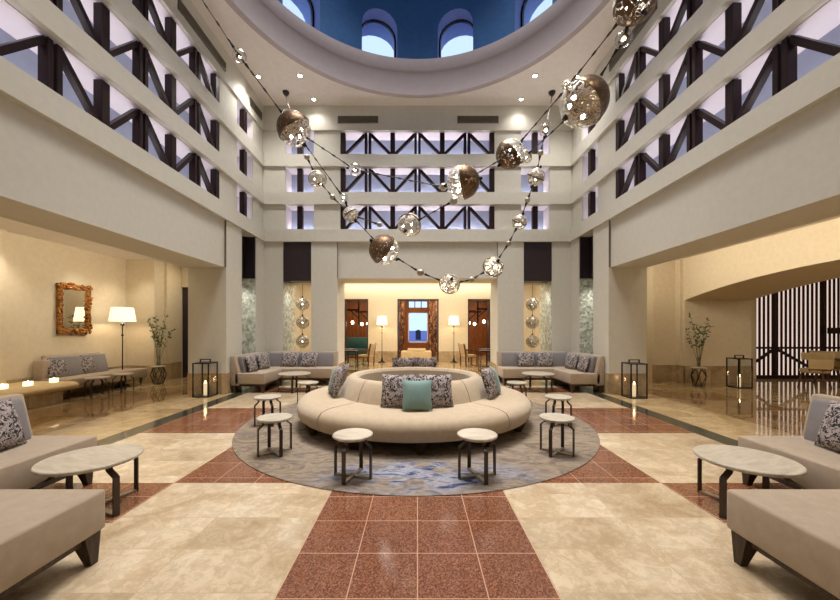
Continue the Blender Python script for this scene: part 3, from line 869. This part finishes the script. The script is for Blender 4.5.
floor_lamp('black floor lamp with cream shade in the left aisle corner', (-7.71, 9.2, 0), .285, 1.70, 2.06)
floor_lamp('slender floor lamp left of the back doorway', (-1.59, 15.76, 0), .25, 1.68, 2.08)
floor_lamp('slender floor lamp right of the back doorway', (1.63, 15.76, 0), .25, 1.68, 2.08)

# lanterns
def lantern(label, loc, w=.36, h=.755):
    t = thing('floor_lantern', label, 'lantern', loc, 0, 'black framed floor lanterns'); a = w/2; m = MB(); q = .022
    for sx in (-1, 1):
        for sy in (-1, 1): m.box((sx*a, sy*a, 0), (sx*(a-q), sy*(a-q), h))
    for z in (.0, h-q):
        for s in (-1, 1):
            m.box((-a, s*a, z), (a, s*(a-q), z+q)); m.box((s*a, -a, z), (s*(a-q), a, z+q))
    m.build('frame', 'black', t, False)
    MB().box((-a+q, -a+q, .004), (a-q, a-q, .018)).build('bottom_plate', 'black', t, False)
    MB().box((-a+q, -a+q, h-.014), (a-q, a-q, h-.004)).build('top_plate', 'black', t, False)
    m = MB()
    for s in (-1, 1): m.box((s*.12, -.012, h), (s*.1, .012, h+.055))
    m.box((-.12, -.012, h+.055), (.12, .012, h+.075)); m.build('handle', 'black', t, False)
    for s in (-1, 1):
        MB().box((-a+q, s*(a-.008), q), (a-q, s*(a-.012), h-q)).build('glass_pane', 'pane', t, False)
        MB().box((s*(a-.008), -a+q, q), (s*(a-.012), a-q, h-q)).build('glass_pane', 'pane', t, False)
    c = thing('pillar_candle', 'lit cream pillar candle inside '+label.replace('black framed', 'the'), 'candle', Vector(loc)+Vector((0, 0, .019)), 0, 'candles in the floor lanterns')
    MB().cyl((0, 0, 0), (0, 0, .27), .036, n=20).build('wax', 'candle', c)
    MB().sphere((0, 0, .295), .014, 10, 8, (1, 1, 1.8)).build('flame', 'flame', c)
    L = bpy.data.lights.new('candle_light', 'POINT'); L.energy = .8; L.color = (1, .6, .3); L.shadow_soft_size = .02
    o = bpy.data.objects.new('candle_light', L); COL.objects.link(o); o.parent = c; o.location = (0, 0, .34)
lantern('black framed floor lantern by the left pier', (-4.75, 7.88, 0))
lantern('black framed floor lantern by the right pier', (4.77, 7.75, 0))
lantern('black framed floor lantern before the slatted screen', (8.27, 9.05, 0))

# branches on faceted tables
def plant_table(side, x, y):
    t = thing('accent_table', 'small table with faceted wire base holding a vase, %s aisle' % side, 'table', (x, y, 0), .3, 'wire based accent tables')
    MB().lathe([(.001, .465), (.17, .465), (.175, .475), (.17, .49), (.001, .49)], 32).build('table_top', 'top', t)
    m = MB(); n = 6
    up = [Vector((.12*math.cos(2*PI*k/n), .12*math.sin(2*PI*k/n), .462)) for k in range(n)]
    md = [Vector((.18*math.cos(2*PI*(k+.5)/n), .18*math.sin(2*PI*(k+.5)/n), .26)) for k in range(n)]
    lo = [Vector((.12*math.cos(2*PI*k/n), .12*math.sin(2*PI*k/n), .008)) for k in range(n)]
    for k in range(n):
        for p, q in ((up[k], md[k]), (up[(k+1) % n], md[k]), (lo[k], md[k]), (lo[(k+1) % n], md[k]), (lo[k], lo[(k+1) % n]), (up[k], up[(k+1) % n])):
            m.tube([p, q], .008, 6)
    m.build('wire_base', 'black', t, False)
    v = thing('glass_vase', 'clear glass vase on the wire table, %s aisle' % side, 'vase', (x, y, .491), 0, 'glass vases in the aisles')
    MB().lathe([(.001, 0), (.05, 0), (.055, .04), (.045, .12), (.035, .2), (.05, .26), (.045, .26), (.03, .2), (.04, .12), (.048, .04), (.001, .01)], 24).build('glass_body', 'glass', v)
    b = thing('leafy_branches', 'tall leafy branches with pale buds in the glass vase, %s aisle' % side, 'branches', (x, y, .505), 0, 'branches in the aisle vases')
    sm, lm, pm = MB(), MB(), MB()
    rnd = random.Random(11 if side == 'left' else 5)
    def leaf(mb, p, d, L, w):
        d = d.normalized(); s = d.cross(Vector((rnd.uniform(-1, 1), rnd.uniform(-1, 1), rnd.uniform(-.3, 1)))).normalized()
        n = d.cross(s)
        a = mb.bm.verts.new(p); c = mb.bm.verts.new(p+d*L-n*.01)
        l1 = mb.bm.verts.new(p+d*L*.45+s*w+n*.004); l2 = mb.bm.verts.new(p+d*L*.45-s*w+n*.004); mid = mb.bm.verts.new(p+d*L*.5+n*.012)
        for f in ((a, l1, mid), (a, mid, l2), (l1, c, mid), (mid, c, l2)): mb.bm.faces.new(f)
    for k in range(8):
        ang = k*2*PI/8+rnd.uniform(-.3, .3); sp = rnd.uniform(.08, .40)*(1 if k % 2 else .8); ht = rnd.uniform(.95, 1.33)
        pts = []
        for i in range(10):
            f = i/9; rr = .012+sp*f**1.5
            pts.append(Vector((rr*math.cos(ang)*1.0+.015*math.sin(5*f+k), rr*math.sin(ang), .0+ht*f)))
        sm.tube(pts, .006, 6, .003)
        for i in range(5, 10):
            for j in range(4):
                d = Vector((rnd.uniform(-1, 1), rnd.uniform(-1, 1), rnd.uniform(-.4, 1)))
                leaf(lm, pts[i]+Vector((0, 0, rnd.uniform(-.05, .03))), d, rnd.uniform(.06, .13), rnd.uniform(.012, .022))
            if rnd.random() < .6:
                d = Vector((rnd.uniform(-1, 1), rnd.uniform(-1, 1), rnd.uniform(0, 1))).normalized()
                pm.sphere(pts[i]+d*.05, .018, 8, 6, (1, 1, 1.5))
    sm.build('stems', 'stem', b); tag(lm.build('leaves', 'leaf', b, False), kind='stuff'); tag(pm.build('buds', 'petal', b), kind='stuff')
plant_table('left', -7.08, 9.62); plant_table('right', 7.55-.12, 9.3)

# ------------------------------------------------------------------ right side room
t = thing('slatted_screen', 'tall dark slatted timber screen before a lit wall, at the right', 'screen', (10.2, 10.67, 0))
mb = MB(); x = 0.0; i = 0
while x < 4.0:
    w = .12 if i in (4, 15) else .068
    mb.box((x, -.008, .08), (x+w, .008, 3.29)); x += .133; i += 1
mb.build('slats', 'timber', t, False)
MB().box((0, .35, 0), (4.05, .37, 3.29)).build('wall_glow_sheet', 'wallglow', t, False)  # added glowing sheet standing in for the lit wall behind the slats
MB().box((0, -.05, 0), (4.05, .05, .1)).build('bottom_rail', 'timber', t, False)
MB().box((0, -.05, .90), (4.05, .05, .96)).build('middle_rail', 'timber', t, False)
m = MB(); m.bar((0, -.06, .52), (.58, -.06, .92), .07, .05, up=(0, 1, 0)); m.bar((.58, -.06, .92), (1.55, -.06, .38), .07, .05, up=(0, 1, 0)); m.build('brace', 'timber', t, False)
MB().box((2.16, -.12, 1.36), (4.05, -.05, 1.54)).build('shelf', 'timber', t, False)
def tub_chair(label, loc, rz, group='dining chairs in the side room'):
    t = thing('dining_chair', label, 'chair', loc, rz, group)
    MB().lathe([(.001, .38), (.24, .38), (.27, .41), (.27, .45), (.23, .49), (.001, .5)], 28).build('seat', 'cream_up', t)
    a0, a1 = math.radians(-120), math.radians(120)
    MB().lathe([(.27, .72), (.33, .72), (.34, .86), (.33, .90), (.29, .90), (.27, .86)], 28, a0=a0, a1=a1, closed=True).build('backrest', 'cream_up', t)
    MB().lathe([(.29, .50), (.315, .50), (.335, .74), (.31, .74)], 28, a0=math.radians(-95), a1=math.radians(95), closed=True).build('back_panel', 'bench', t)
    for k in range(-2, 3):
        a = math.radians(k*48); d = Vector((math.sin(a), -math.cos(a), 0))
        MB().bar(d*.28+Vector((0, 0, .44)), d*.32+Vector((0, 0, .78)), .02, .02).build('back_spindle', 'chairwood', t, False)
    for sx in (-1, 1):
        for sy in (-1, 1): MB().cyl((sx*.24, sy*.24, 0), (sx*.17, sy*.17, .41), .014, .022, 8).build('leg', 'chairwood', t)
tub_chair('cream tub dining chair before the slatted screen', (10.15, 9.0, 0), .5)
tub_chair('cream tub dining chair at the right photo edge behind the table', (11.3, 9.7, 0), -.8)
t = thing('dining_table', 'dark round dining table at the right photo edge', 'table', (11.05, 8.95, 0))
MB().lathe([(.001, .70), (.42, .70), (.44, .715), (.42, .73), (.001, .73)], 32).build('table_top', 'panel', t)
MB().lathe([(.001, 0), (.25, 0), (.25, .02), (.04, .05), (.035, .70), (.001, .70)], 24).build('pedestal', 'black', t)

# ------------------------------------------------------------------ vestibule furniture
def armchair(label, loc, rz):
    t = thing('armchair', label, 'chair', loc, rz, 'wooden armchairs in the back vestibule')
    MB().box((-.25, -.25, .38), (.25, .25, .46), .025).build('seat', 'cream_up', t)
    m = MB(); m.prism([(.14, .46), (.25, .46), (.35, .9), (.26, .9)], 'x', -.24, .24); m.bevel(.015).build('backrest', 'cream_up', t)
    for sx in (-1, 1):
        MB().tube([(sx*.26, .24, 0), (sx*.26, .25, .45), (sx*.25, .33, .92)], .026, 8).build('leg', 'chairwood', t)
        MB().tube([(sx*.26, -.24, 0), (sx*.26, -.24, .64)], .026, 8).build('leg', 'chairwood', t)
        MB().bar((sx*.26, -.27, .65), (sx*.26, .29, .65), .04, .03).build('armrest', 'chairwood', t, False)
armchair('wooden armchair seen through the opening, left of the doorway', (-2.1, 14.3, 0), -PI/2-.3)
armchair('wooden armchair seen through the opening, right of the doorway', (2.08, 14.3, 0), PI/2+.3)
def small_table(label, loc):
    t = thing('cafe_table', label, 'table', loc, 0, 'dark cafe tables in the vestibule')
    MB().lathe([(.001, .68), (.34, .68), (.34, .71), (.001, .71)], 28).build('table_top', 'panel', t)
    MB().lathe([(.001, 0), (.2, 0), (.2, .02), (.03, .04), (.03, .68), (.001, .68)], 20).build('pedestal', 'black', t)
small_table('dark round cafe table beside the left vestibule armchair', (-2.78, 14.1, 0))
small_table('dark round cafe table beside the right vestibule armchair', (2.78, 14.1, 0))
def cube_frame(label, x0, x1, y):
    t = thing('console_frame', label, 'console table', ((x0+x1)/2, y, 0), 0, 'black frame consoles behind the circular sofa'); w = (x1-x0)/2; m = MB(); q = .025; hh = .74
    for sx in (-1, 1):
        for sy in (-1, 1): m.box((sx*w, sy*w, 0), (sx*(w-q), sy*(w-q), hh))
    for z in (0, hh-q):
        for s in (-1, 1): m.box((-w, s*w, z), (w, s*(w-q), z+q)); m.box((s*w, -w, z), (s*(w-q), w, z+q))
    m.build('frame', 'black', t, False)
    MB().box((-w+.01, -w+.01, hh), (w-.01, w-.01, hh+.012)).build('table_top', 'panel', t, False)
cube_frame('black open frame console near the left edge of the back opening', -2.6, -2.12, 12.4)
cube_frame('black open frame console near the right edge of the back opening', 2.18, 2.62, 12.4)
t = thing('ottoman_bench', 'cream ottoman bench standing in front of the doorway with curtains', 'ottoman', (-.04, 15.85, 0))
MB().box((-.70, -.25, .06), (.66, .25, .52), .05, 3).build('body', 'bench', t)
MB().prism([(-.25, .52), (.25, .52), (.2, .58), (.08, .63), (-.08, .63), (-.2, .58)], 'x', -.4, .4).bevel(.02, 2).build('top_bolster', 'cream_up', t)
for x in (-.55, .55):
    for y in (-.18, .18): MB().cyl((x, y, 0), (x, y, .07), .02, .03, 8).build('leg', 'legwood', t)
def drape(label, x0, x1, y):
    m = MB(); n = 40; pts = []
    for i in range(n+1):
        u = i/n; pts.append((x0+(x1-x0)*u, y+.05*math.sin(u*24)))
    bm = m.bm; A = [bm.verts.new((x, yy, .02)) for x, yy in pts]; B = [bm.verts.new((x, yy, 3.1)) for x, yy in pts]
    A2 = [bm.verts.new((x, yy+.02, .02)) for x, yy in pts]; B2 = [bm.verts.new((x, yy+.02, 3.1)) for x, yy in pts]
    for i in range(n):
        bm.faces.new((A[i], A[i+1], B[i+1], B[i])); bm.faces.new((A2[i], B2[i], B2[i+1], A2[i+1]))
        bm.faces.new((B[i], B[i+1], B2[i+1], B2[i])); bm.faces.new((A[i], A2[i], A2[i+1], A[i+1]))
    bm.faces.new((A[0], B[0], B2[0], A2[0])); bm.faces.new((A[n], A2[n], B2[n], B[n]))
    tag(m.build('curtain', 'curtain'), label, 'curtain', 'curtains of the back doorway')
drape('patterned brown curtain hanging left of the sea view window', -1.15, -.72, 19.2)
drape('patterned brown curtain hanging right of the sea view window', .62, 1.2, 19.2)
# teal bench and bulbs in the bar
t = thing('banquette', 'teal upholstered banquette in the bar through the left opening', 'bench', (-3.6, 18.6, 0))
MB().box((-1.0, -.3, .15), (1.0, .3, .46), .04).build('seat', 'bar_teal', t)
MB().box((-1.0, .2, .46), (1.0, .35, 1.05), .04).build('backrest', 'bar_teal', t)
k = 0
for px, py, Z in ((352.5, 322.5, 18.2), (362, 324, 18.9), (367.8, 323.5, 19.3), (469, 323, 19.3), (474.6, 324, 18.9), (484, 321.5, 18.2)):
    p = P(px, py, Z); side = 'left' if px < 400 else 'right'
    wh = ('nearest', 'middle', 'innermost')[k] if px < 400 else ('innermost', 'middle', 'nearest')[k-3]
    t = thing('bracket_lamp', 'glowing bulb hung from a dark timber bracket, %s through the %s opening' % (wh, side), 'lamp', p, 0, 'bulbs on timber brackets in the bar')
    MB().sphere((0, 0, 0), .075, 16, 10, (1, 1, 1.2)).build('bulb', 'warmbulb', t)
    MB().cyl((0, 0, .1), (0, 0, .62), .01, n=6).build('cord', 'black', t)
    s = -1 if px < 400 else 1
    m = MB(); m.box((-.35, -.04, .60), (.35, .04, .70)); m.bar((s*.1, 0, .62), (-s*.32, 0, .22), .05, .05); m.box((-s*.33-.04, -.04, -.1), (-s*.33+.04, .04, 3.3-p.z)); m.build('bracket', 'timber', t, False)
    k += 1

# ------------------------------------------------------------------ downlights
DL = [(-4.05, 8.96), (-2.98, 8.93), (-2.9, 9.85), (4.05, 8.96), (2.98, 8.93), (2.9, 9.85), (-4.05, 2.8), (-2.98, 2.85), (4.05, 2.8), (2.98, 2.85), (-1.2, .4), (1.2, .4)]  # the spots nearest the camera are added to brighten the near hall
names = ['in the far left corner by the side wall', 'in the far left corner beside the round opening', 'at the back wall on the left', 'in the far right corner by the side wall', 'in the far right corner beside the round opening', 'at the back wall on the right']
dl0 = thing('ceiling_light', 'small round ceiling spotlight '+names[0], 'ceiling light', (*DL[0], H), 0, 'recessed ceiling spotlights')
MB().lathe([(.05, -.012), (.075, -.012), (.08, 0), (.05, 0)], 24, closed=True).build('rim', 'steel', dl0)
MB().cyl((0, 0, -.008), (0, 0, -.001), .049, n=24).build('diffuser', 'down', dl0)
def spot(loc, e, col=(1, .94, .87), ang=110, aim=None, blend=1, size=.08):
    L = bpy.data.lights.new('spot', 'SPOT'); L.energy = e; L.color = col; L.spot_size = math.radians(ang); L.spot_blend = blend; L.shadow_soft_size = size
    o = bpy.data.objects.new('spot', L); COL.objects.link(o); o.location = loc
    if aim is not None: o.rotation_euler = (Vector(aim)-Vector(loc)).to_track_quat('-Z', 'Y').to_euler()
    return o
def area(loc, sx, sy, e, col=(1, 1, 1), aim=None, spread=180, roll=None):
    L = bpy.data.lights.new('area', 'AREA'); L.shape = 'RECTANGLE'; L.size = sx; L.size_y = sy; L.energy = e; L.color = col; L.spread = math.radians(spread)
    o = bpy.data.objects.new('area', L); COL.objects.link(o); o.location = loc
    if aim is not None: o.rotation_euler = (Vector(aim)-Vector(loc)).to_track_quat('-Z', 'Y').to_euler()
    return o
for i, (x, y) in enumerate(DL):
    if i and i < 6: dup(dl0, (x, y, H), 0, 'small round ceiling spotlight '+names[i])
    spot((x, y, H-.03), (60 if y > 9.5 else 200 if y > 5 else (160 if y > 2 else 60)), ang=125)
# added fill light for the hall, up in the dome above the frame
L = area((0, 5.9, 12.2), 5, 5, 420, (1, .95, .92), aim=(0, 5.9, 0), spread=75)
# LED lines on the sills of the upper openings
for side in ('back', 'left', 'right'):
    mp = mapper(side)
    for a, b in OPS[side]:
        for lo, hi in ROWS:
            u = (a+b)/2; ln = b-a-.1
            L = bpy.data.lights.new('led', 'AREA'); L.shape = 'RECTANGLE'; L.energy = (4.5 if side == 'back' else 3.2)*ln; L.color = (1, .93, .97)
            L.size = ln; L.size_y = .08
            o = bpy.data.objects.new('led', L); COL.objects.link(o); o.location = mp(u, .42, lo+.03)
            o.rotation_euler = (PI, 0, 0) if side == 'back' else (PI, 0, PI/2)
# aisles, vestibule, bar, side room
warmc = (1, .86, .66)
for y in (0, 2.5, 5.0):
    spot((-6.5, y, 3.42), 38, warmc, 150, aim=(-6.8, y, 0), size=.04); spot((6.3, y, 3.42), 38, warmc, 150, aim=(6.4, y, 0), size=.04)
for sx in (-1, 1):
    area((sx*5.45, 4.2, 3.3), 11, .08, (75 if sx < 0 else 105), (1, .88, .70), aim=(sx*7.6, 4.2, 3.0), spread=150)
for p in ((-7.5, 8.4), (-7.3, 9.4), (-7.6, 6.8)): spot((*p, 3.4), 60, (1, .93, .82), 80, aim=(-8.2, p[1]+.1, .6))
area((6.1, 11.8, 3.4), .6, .6, 25, warmc, aim=(6.1, 11.8, 0))
area((-6.3, 10.6, 3.4), .6, .6, 12, warmc, aim=(-6.3, 10.6, 0))
area((0, 15.9, 3.62), 8, .3, 70, (1, .9, .75), aim=(0, 16.1, 0))
area((0, 13.2, 3.66), 6, 2, 260, (1, .9, .76), aim=(0, 13.2, 0))
area((0, 18.4, 3.25), 8, 1.5, 260, (1, .72, .45), aim=(0, 18.4, 0))
area((11.8, 6.5, 3.25), 3, 3, 50, warmc, aim=(11.8, 6.5, 0))
for s in (-1, 1):
    spot((s*3.5, 10.4, 2.86), 35, (1, .97, .9), 100, aim=(s*3.86, 10.55, 1.2))
    spot((s*4.4, 13.5, 3.65), 110, (1, .92, .78), 110, aim=(s*5.3, 15.5, 1.6))  # added to brighten the vestibule wall seen through the back slots
    spot((s*4.75, 9.2, 2.86), 40, (1, .97, .9), 100, aim=(s*4.75, 9.6, 1.0))

# ------------------------------------------------------------------ hanging globes
def globe(name, label, cat, c, r, axis, kind='big', group=None):
    t = thing(name, label, cat, c, 0, group); ax = Vector(axis).normalized()
    t.rotation_mode = 'QUATERNION'; t.rotation_quaternion = ax.to_track_quat('Z', 'Y')
    n = 14
    up = [(r*math.cos(PI/2*i/n), r*math.sin(PI/2*i/n)) for i in range(n+1)]; up[-1] = (.001, r)
    dn = [(a, -b) for a, b in up]
    if kind == 'clear':
        MB().sphere((0, 0, 0), r, 28, 18).build('glass_shell', 'glass', t)
        m = MB(); rnd = random.Random(int(c[0]*100))
        for i in range(7):
            d = Vector((rnd.gauss(0, 1), rnd.gauss(0, 1), rnd.gauss(0, 1))).normalized(); m.sphere(d*r*.45, r*.2, 10, 7)
        m.build('crystal_beads', 'rimb', t)
        MB().sphere((0, 0, 0), r*.2, 10, 8).build('bulb', 'bulb', t)
    elif kind == 'bead':
        MB().sphere((0, 0, 0), r, 16, 10).build('bead', 'steel', t)
    else:
        a, b = ('bronze', 'open') if kind == 'big' else ('fine', 'fine')
        MB().lathe(up, 40).build('pierced_shell', a, t); MB().lathe(dn, 40).build('pierced_shell', b, t)
        MB().lathe([(r*1.0, -r*.06), (r*1.03, -r*.055), (r*1.03, r*.055), (r*1.0, r*.06), (r*.95, 0)], 48, closed=True).build('rim_band', 'rimb', t)
        rnd = random.Random(int(abs(c[0])*1000))
        nb = 3 if r > .2 else 2
        for i in range(nb):
            q = 2*PI*i/nb+rnd.random()
            MB().sphere((r*.45*math.cos(q), r*.45*math.sin(q), -r*.35), max(.016, r*.10), 12, 8).build('bulb', 'bulb', t)
        MB().sphere((0, 0, 0), r*.1, 8, 6).build('hub', 'rimb', t)
    if kind != 'bead':
        for s in (-1, 1): MB().cyl((0, 0, s*r*.97), (0, 0, s*(r*1.0+.05)), r*.12+.008, r*.06+.006, 12).build('end_cap', 'black', t)
    return t
G = {}
def gl(key, px, py, rp, Z, axis, kind, label, grp):
    c = P(px, py, Z); r = rp*Z/F
    G[key] = (c, r)
    nm = {'big': 'globe_lamp', 'mid': 'globe_lamp', 'clear': 'glass_globe', 'bead': 'metal_bead'}[kind]
    ct_ = {'big': 'lamp', 'mid': 'lamp', 'clear': 'lamp', 'bead': 'bead'}[kind]
    globe(nm, label, ct_, c, r, axis, kind, grp)
GG = 'pierced metal globes of the hanging chain'; CG2 = 'clear glass globes of the hanging chain'; BG = 'small beads of the hanging chain'
gl('A', 294, 129, 16.5, 7.0, (-.45, -.2, .7), 'big', 'large bronze and silver globe hanging at the upper left end', GG)
gl('D', 384, 250, 15, 6.8, (-.75, -.45, .5), 'big', 'bronze globe hanging low, above and left of the centre', GG)
gl('E', 463, 182, 16.5, 6.2, (.9, -.25, .1), 'big', 'large globe with vertical band hanging above the centre', GG)
gl('C', 584, 102.5, 23, 5.5, (.75, -.05, .6), 'big', 'largest pierced globe hanging at the upper right', GG)
gl('B', 635, 1, 20, 4.8, (.2, -.4, -.9), 'big', 'bronze globe cut off by the top edge of the photo', GG)
gl('F', 409.5, 225, 11.7, 7.0, (.3, .6, .6), 'mid', 'silver globe with three bulbs before the lowest back truss', GG)
gl('G', 510, 154, 14, 6.6, (-.6, .1, -.6), 'big', 'bronze and silver globe between the centre and upper right globes', GG)
gl('g', 525, 157, 6.8, 7.05, (.4, .2, .6), 'mid', 'small bronze globe touching the bigger one right of centre', GG)
gl('H', 449.5, 284, 10.3, 7.0, (.1, -.8, .3), 'mid', 'lowest silver globe of the chain, near the doorway axis', GG)
gl('I', 493, 267, 10.5, 7.1, (.2, -.7, .3), 'mid', 'silver globe to the right of the lowest one', GG)
gl('J', 317.5, 179, 8.6, 7.6, (-.3, .5, .8), 'mid', 'silver globe below the upper left bronze globe', GG)
gl('M', 519.5, 222, 7.5, 7.3, (.3, -.5, .8), 'mid', 'small silver globe on the right strand, lower of two', GG)
gl('N', 536, 177, 8.7, 7.4, (.3, -.5, .8), 'mid', 'small silver globe on the right strand, upper of two', GG)
gl('O', 546, 130, 6.6, 7.5, (.1, .2, 1), 'clear', 'clear glass globe under the right ceiling hook', CG2)
gl('K', 350.5, 214.5, 7.5, 7.2, (.5, 0, -.7), 'mid', 'silver globe above the low bronze globe on the left strand', GG)
gl('L', 355, 169.5, 6.5, 6.8, (1, 0, -.2), 'clear', 'clear glass globe with gold beads before the middle truss', CG2)
gl('P', 623.5, 39, 7.8, 5.0, (.4, 0, .9), 'clear', 'clear glass globe hanging below the cut off top globe', CG2)
gl('Q', 567.5, 87, 6.6, 5.9, (-.5, .2, -.6), 'mid', 'small bronze globe just left of the largest one', GG)
gl('S', 239.5, 56, 6.6, 6.0, (-.6, 0, .8), 'clear', 'clear glass globe on the cable near the left vent', CG2)
gl('T', 343.5, 197.5, 4.4, 7.15, (.5, 0, -.8), 'clear', 'tiny clear glass globe at the left strand crossing', CG2)
gl('t', 332.5, 197, 2.9, 7.4, (.5, 0, -.8), 'bead', 'small metal bead below the left silver globe', BG)
gl('u', 420.5, 272.5, 3.8, 6.9, (1, 0, -.4), 'bead', 'small bead between the low bronze globe and the lowest silver globe', BG)
gl('v', 379.5, 224.5, 2.6, 7.1, (1, 0, 0), 'bead', 'tiny bead left of the three bulb silver globe', BG)
gl('w', 471.5, 279.5, 3.0, 7.05, (1, 0, .3), 'bead', 'small bead right of the lowest silver globe', BG)
gl('x', 508.5, 243.5, 2.8, 7.2, (.5, 0, .9), 'bead', 'small bead between two right strand globes, lower', BG)
gl('y', 527.5, 200, 2.8, 7.35, (.5, 0, .9), 'bead', 'small bead between the two right strand globes, upper', BG)
gl('z', 453.5, 201, 4.0, 6.4, (.5, 0, .3), 'bead', 'bead under the large globe above the centre', BG)
gl('n', 540.5, 153, 3.0, 7.45, (.2, 0, .9), 'bead', 'small bead above the upper right strand globe', BG)
gl('j', 306.8, 157, 2.7, 7.5, (.5, 0, -.9), 'bead', 'small bead above the left silver globe', BG)
gl('e', 443.5, 187, 3.8, 6.4, (1, 0, 0), 'bead', 'dark bead left of the large globe above the centre', BG)
def canopy(px, label):
    x = (px-CX)*9.55/F
    t = thing('ceiling_canopy', label, 'ceiling hook', (x, 9.55, H), 0, 'ceiling hooks of the hanging chain')
    MB().lathe([(.001, 0), (.09, 0), (.085, -.04), (.05, -.09), (.015, -.12), (.001, -.12)], 24).build('cup', 'panel', t)
    return Vector((x, 9.55, H-.11))
cA = canopy(286, 'dark cup shaped ceiling hook above the left bronze globe'); cO = canopy(552, 'dark cup shaped ceiling hook above the right glass globe')
off1 = Vector((-4.2, 4.6, H-.03)); off2 = Vector((3.2, 4.0, H-.03))
def cable(a, b, label):
    def end(k, o):
        if isinstance(k, Vector): return k
        c, r = G[k]; d = (o-c).normalized(); return c+d*(r+.012)
    pa = a if isinstance(a, Vector) else G[a][0]; pb = b if isinstance(b, Vector) else G[b][0]
    p, q = end(a, pb), end(b, pa)
    mid = (p+q)/2; d = (q-p).normalized()
    t = thing('chain_cable', label, 'cable', mid, 0, 'cables of the hanging chain')
    L = (q-p).length; k = max(2, int(L/.22)); pts = []; rad = []
    for i in range(k):
        for f, r in ((.08, .008), (.35, .009), (.45, .016), (.62, .016), (.72, .009), (.95, .008)):
            pts.append(p-mid+(q-p)*((i+f)/k)); rad.append(r)
    MB().tube(pts, rad, 8).build('wire', 'darkleg', t)
    MB().cyl(p-mid, p-mid+d*.08, .026, .014, 10).build('end_fitting', 'black', t)
    MB().cyl(q-mid-d*.08, q-mid, .014, .026, 10).build('end_fitting', 'black', t)
cable(off1, 'S', 'dark cable running from the ceiling to the left glass globe')
cable('S', 'A', 'dark cable between the left glass globe and the bronze globe')
cable(cA, 'A', 'thin cable from the left ceiling hook to the bronze globe')
cable('A', 'L', 'cable from the left bronze globe to the beaded glass globe')
cable('L', 'e', 'long cable crossing the middle truss')
cable('A', 'T', 'cable descending from the left bronze globe to the tiny glass globe')
cable('j', 'J', 'short wire above the left silver globe'); cable('J', 't', 'short wire below the left silver globe')
cable('t', 'K', 'short wire between the small bead and the left strand silver globe')
cable('T', 'K', 'short wire below the tiny glass globe')
cable('K', 'D', 'cable down to the low bronze globe'); cable('K', 'v', 'thin wire toward the tiny bead'); 
cable('D', 'u', 'cable right of the low bronze globe'); cable('u', 'H', 'cable left of the lowest silver globe')
cable('H', 'w', 'cable right of the lowest silver globe'); cable('w', 'I', 'cable left of the second lowest silver globe')
cable('I', 'x', 'wire above the second lowest silver globe'); cable('x', 'M', 'wire below the lower right strand globe')
cable('M', 'y', 'wire above the lower right strand globe'); cable('y', 'N', 'wire below the upper right strand globe')
cable('N', 'n', 'wire above the upper right strand globe'); cable('n', 'O', 'wire below the right glass globe'); cable('O', cO, 'wire from the right ceiling hook to the glass globe')
cable('F', 'z', 'cable from the three bulb globe up to the large centre globe'); cable('E', 'G', 'cable between the large centre globe and its right neighbour')
cable('G', 'Q', 'upper cable rising to the small bronze globe by the largest'); cable('g', 'C', 'lower cable rising to the largest globe')
cable('Q', 'B', 'cable rising to the cut off top globe'); cable('C', 'P', 'cable between the largest globe and the right glass globe')
cable('P', 'B', 'short cable under the cut off top globe'); cable('B', off2, 'cable from the cut off top globe to the ceiling')

# slot pendants
for s, nm in ((-1, 'left'), (1, 'right')):
    for k, z in enumerate((2.26, 1.70, 1.12)):
        wh = ('top', 'middle', 'bottom')[k]
        t = thing('slot_pendant', 'pierced metal ball pendant, %s of three in the %s back wall slot' % (wh, nm), 'lamp', (s*3.50, 10.72, z), 0, 'ball pendants in the back wall slots')
        r = .2
        MB().sphere((0, 0, 0), r, 28, 18).build('pierced_shell', 'fine', t)
        MB().sphere((0, 0, 0), .026, 12, 8).build('bulb', 'warmbulb', t)
        MB().cyl((0, 0, r), (0, 0, r+.05), .03, .01, 12).build('cap', 'black', t)
        MB().cyl((0, 0, r+.04), (0, 0, (2.88-z if k == 0 else .56-r-.0)), .006, n=6).build('cord', 'black', t)

# ------------------------------------------------------------------ world and camera
w = bpy.data.worlds.new('dusk'); S.world = w; w.use_nodes = True
bg = w.node_tree.nodes['Background']; bg.inputs[0].default_value = (.58, .76, 1, 1); bg.inputs[1].default_value = 1.3
cam = bpy.data.cameras.new('camera'); co = bpy.data.objects.new('camera', cam); COL.objects.link(co)
co.location = (0, 0, EYE); co.rotation_euler = (PI/2, 0, 0)
cam.sensor_width = 36; cam.lens = 36*F/840; cam.shift_x = (420-CX)/840; cam.shift_y = (CY-300)/840
cam.clip_start = .02; cam.clip_end = 2000
S.camera = co
S.view_settings.view_transform = 'Standard'; S.view_settings.look = 'None'; S.view_settings.gamma = 1
S.view_settings.exposure = .06
S.cycles.use_denoising = True
S.cycles.max_bounces = 8; S.cycles.diffuse_bounces = 4; S.cycles.glossy_bounces = 4; S.cycles.transparent_max_bounces = 16
S.cycles.sample_clamp_indirect = 4; S.cycles.sample_clamp_direct = 30
S.cycles.caustics_reflective = False; S.cycles.caustics_refractive = False
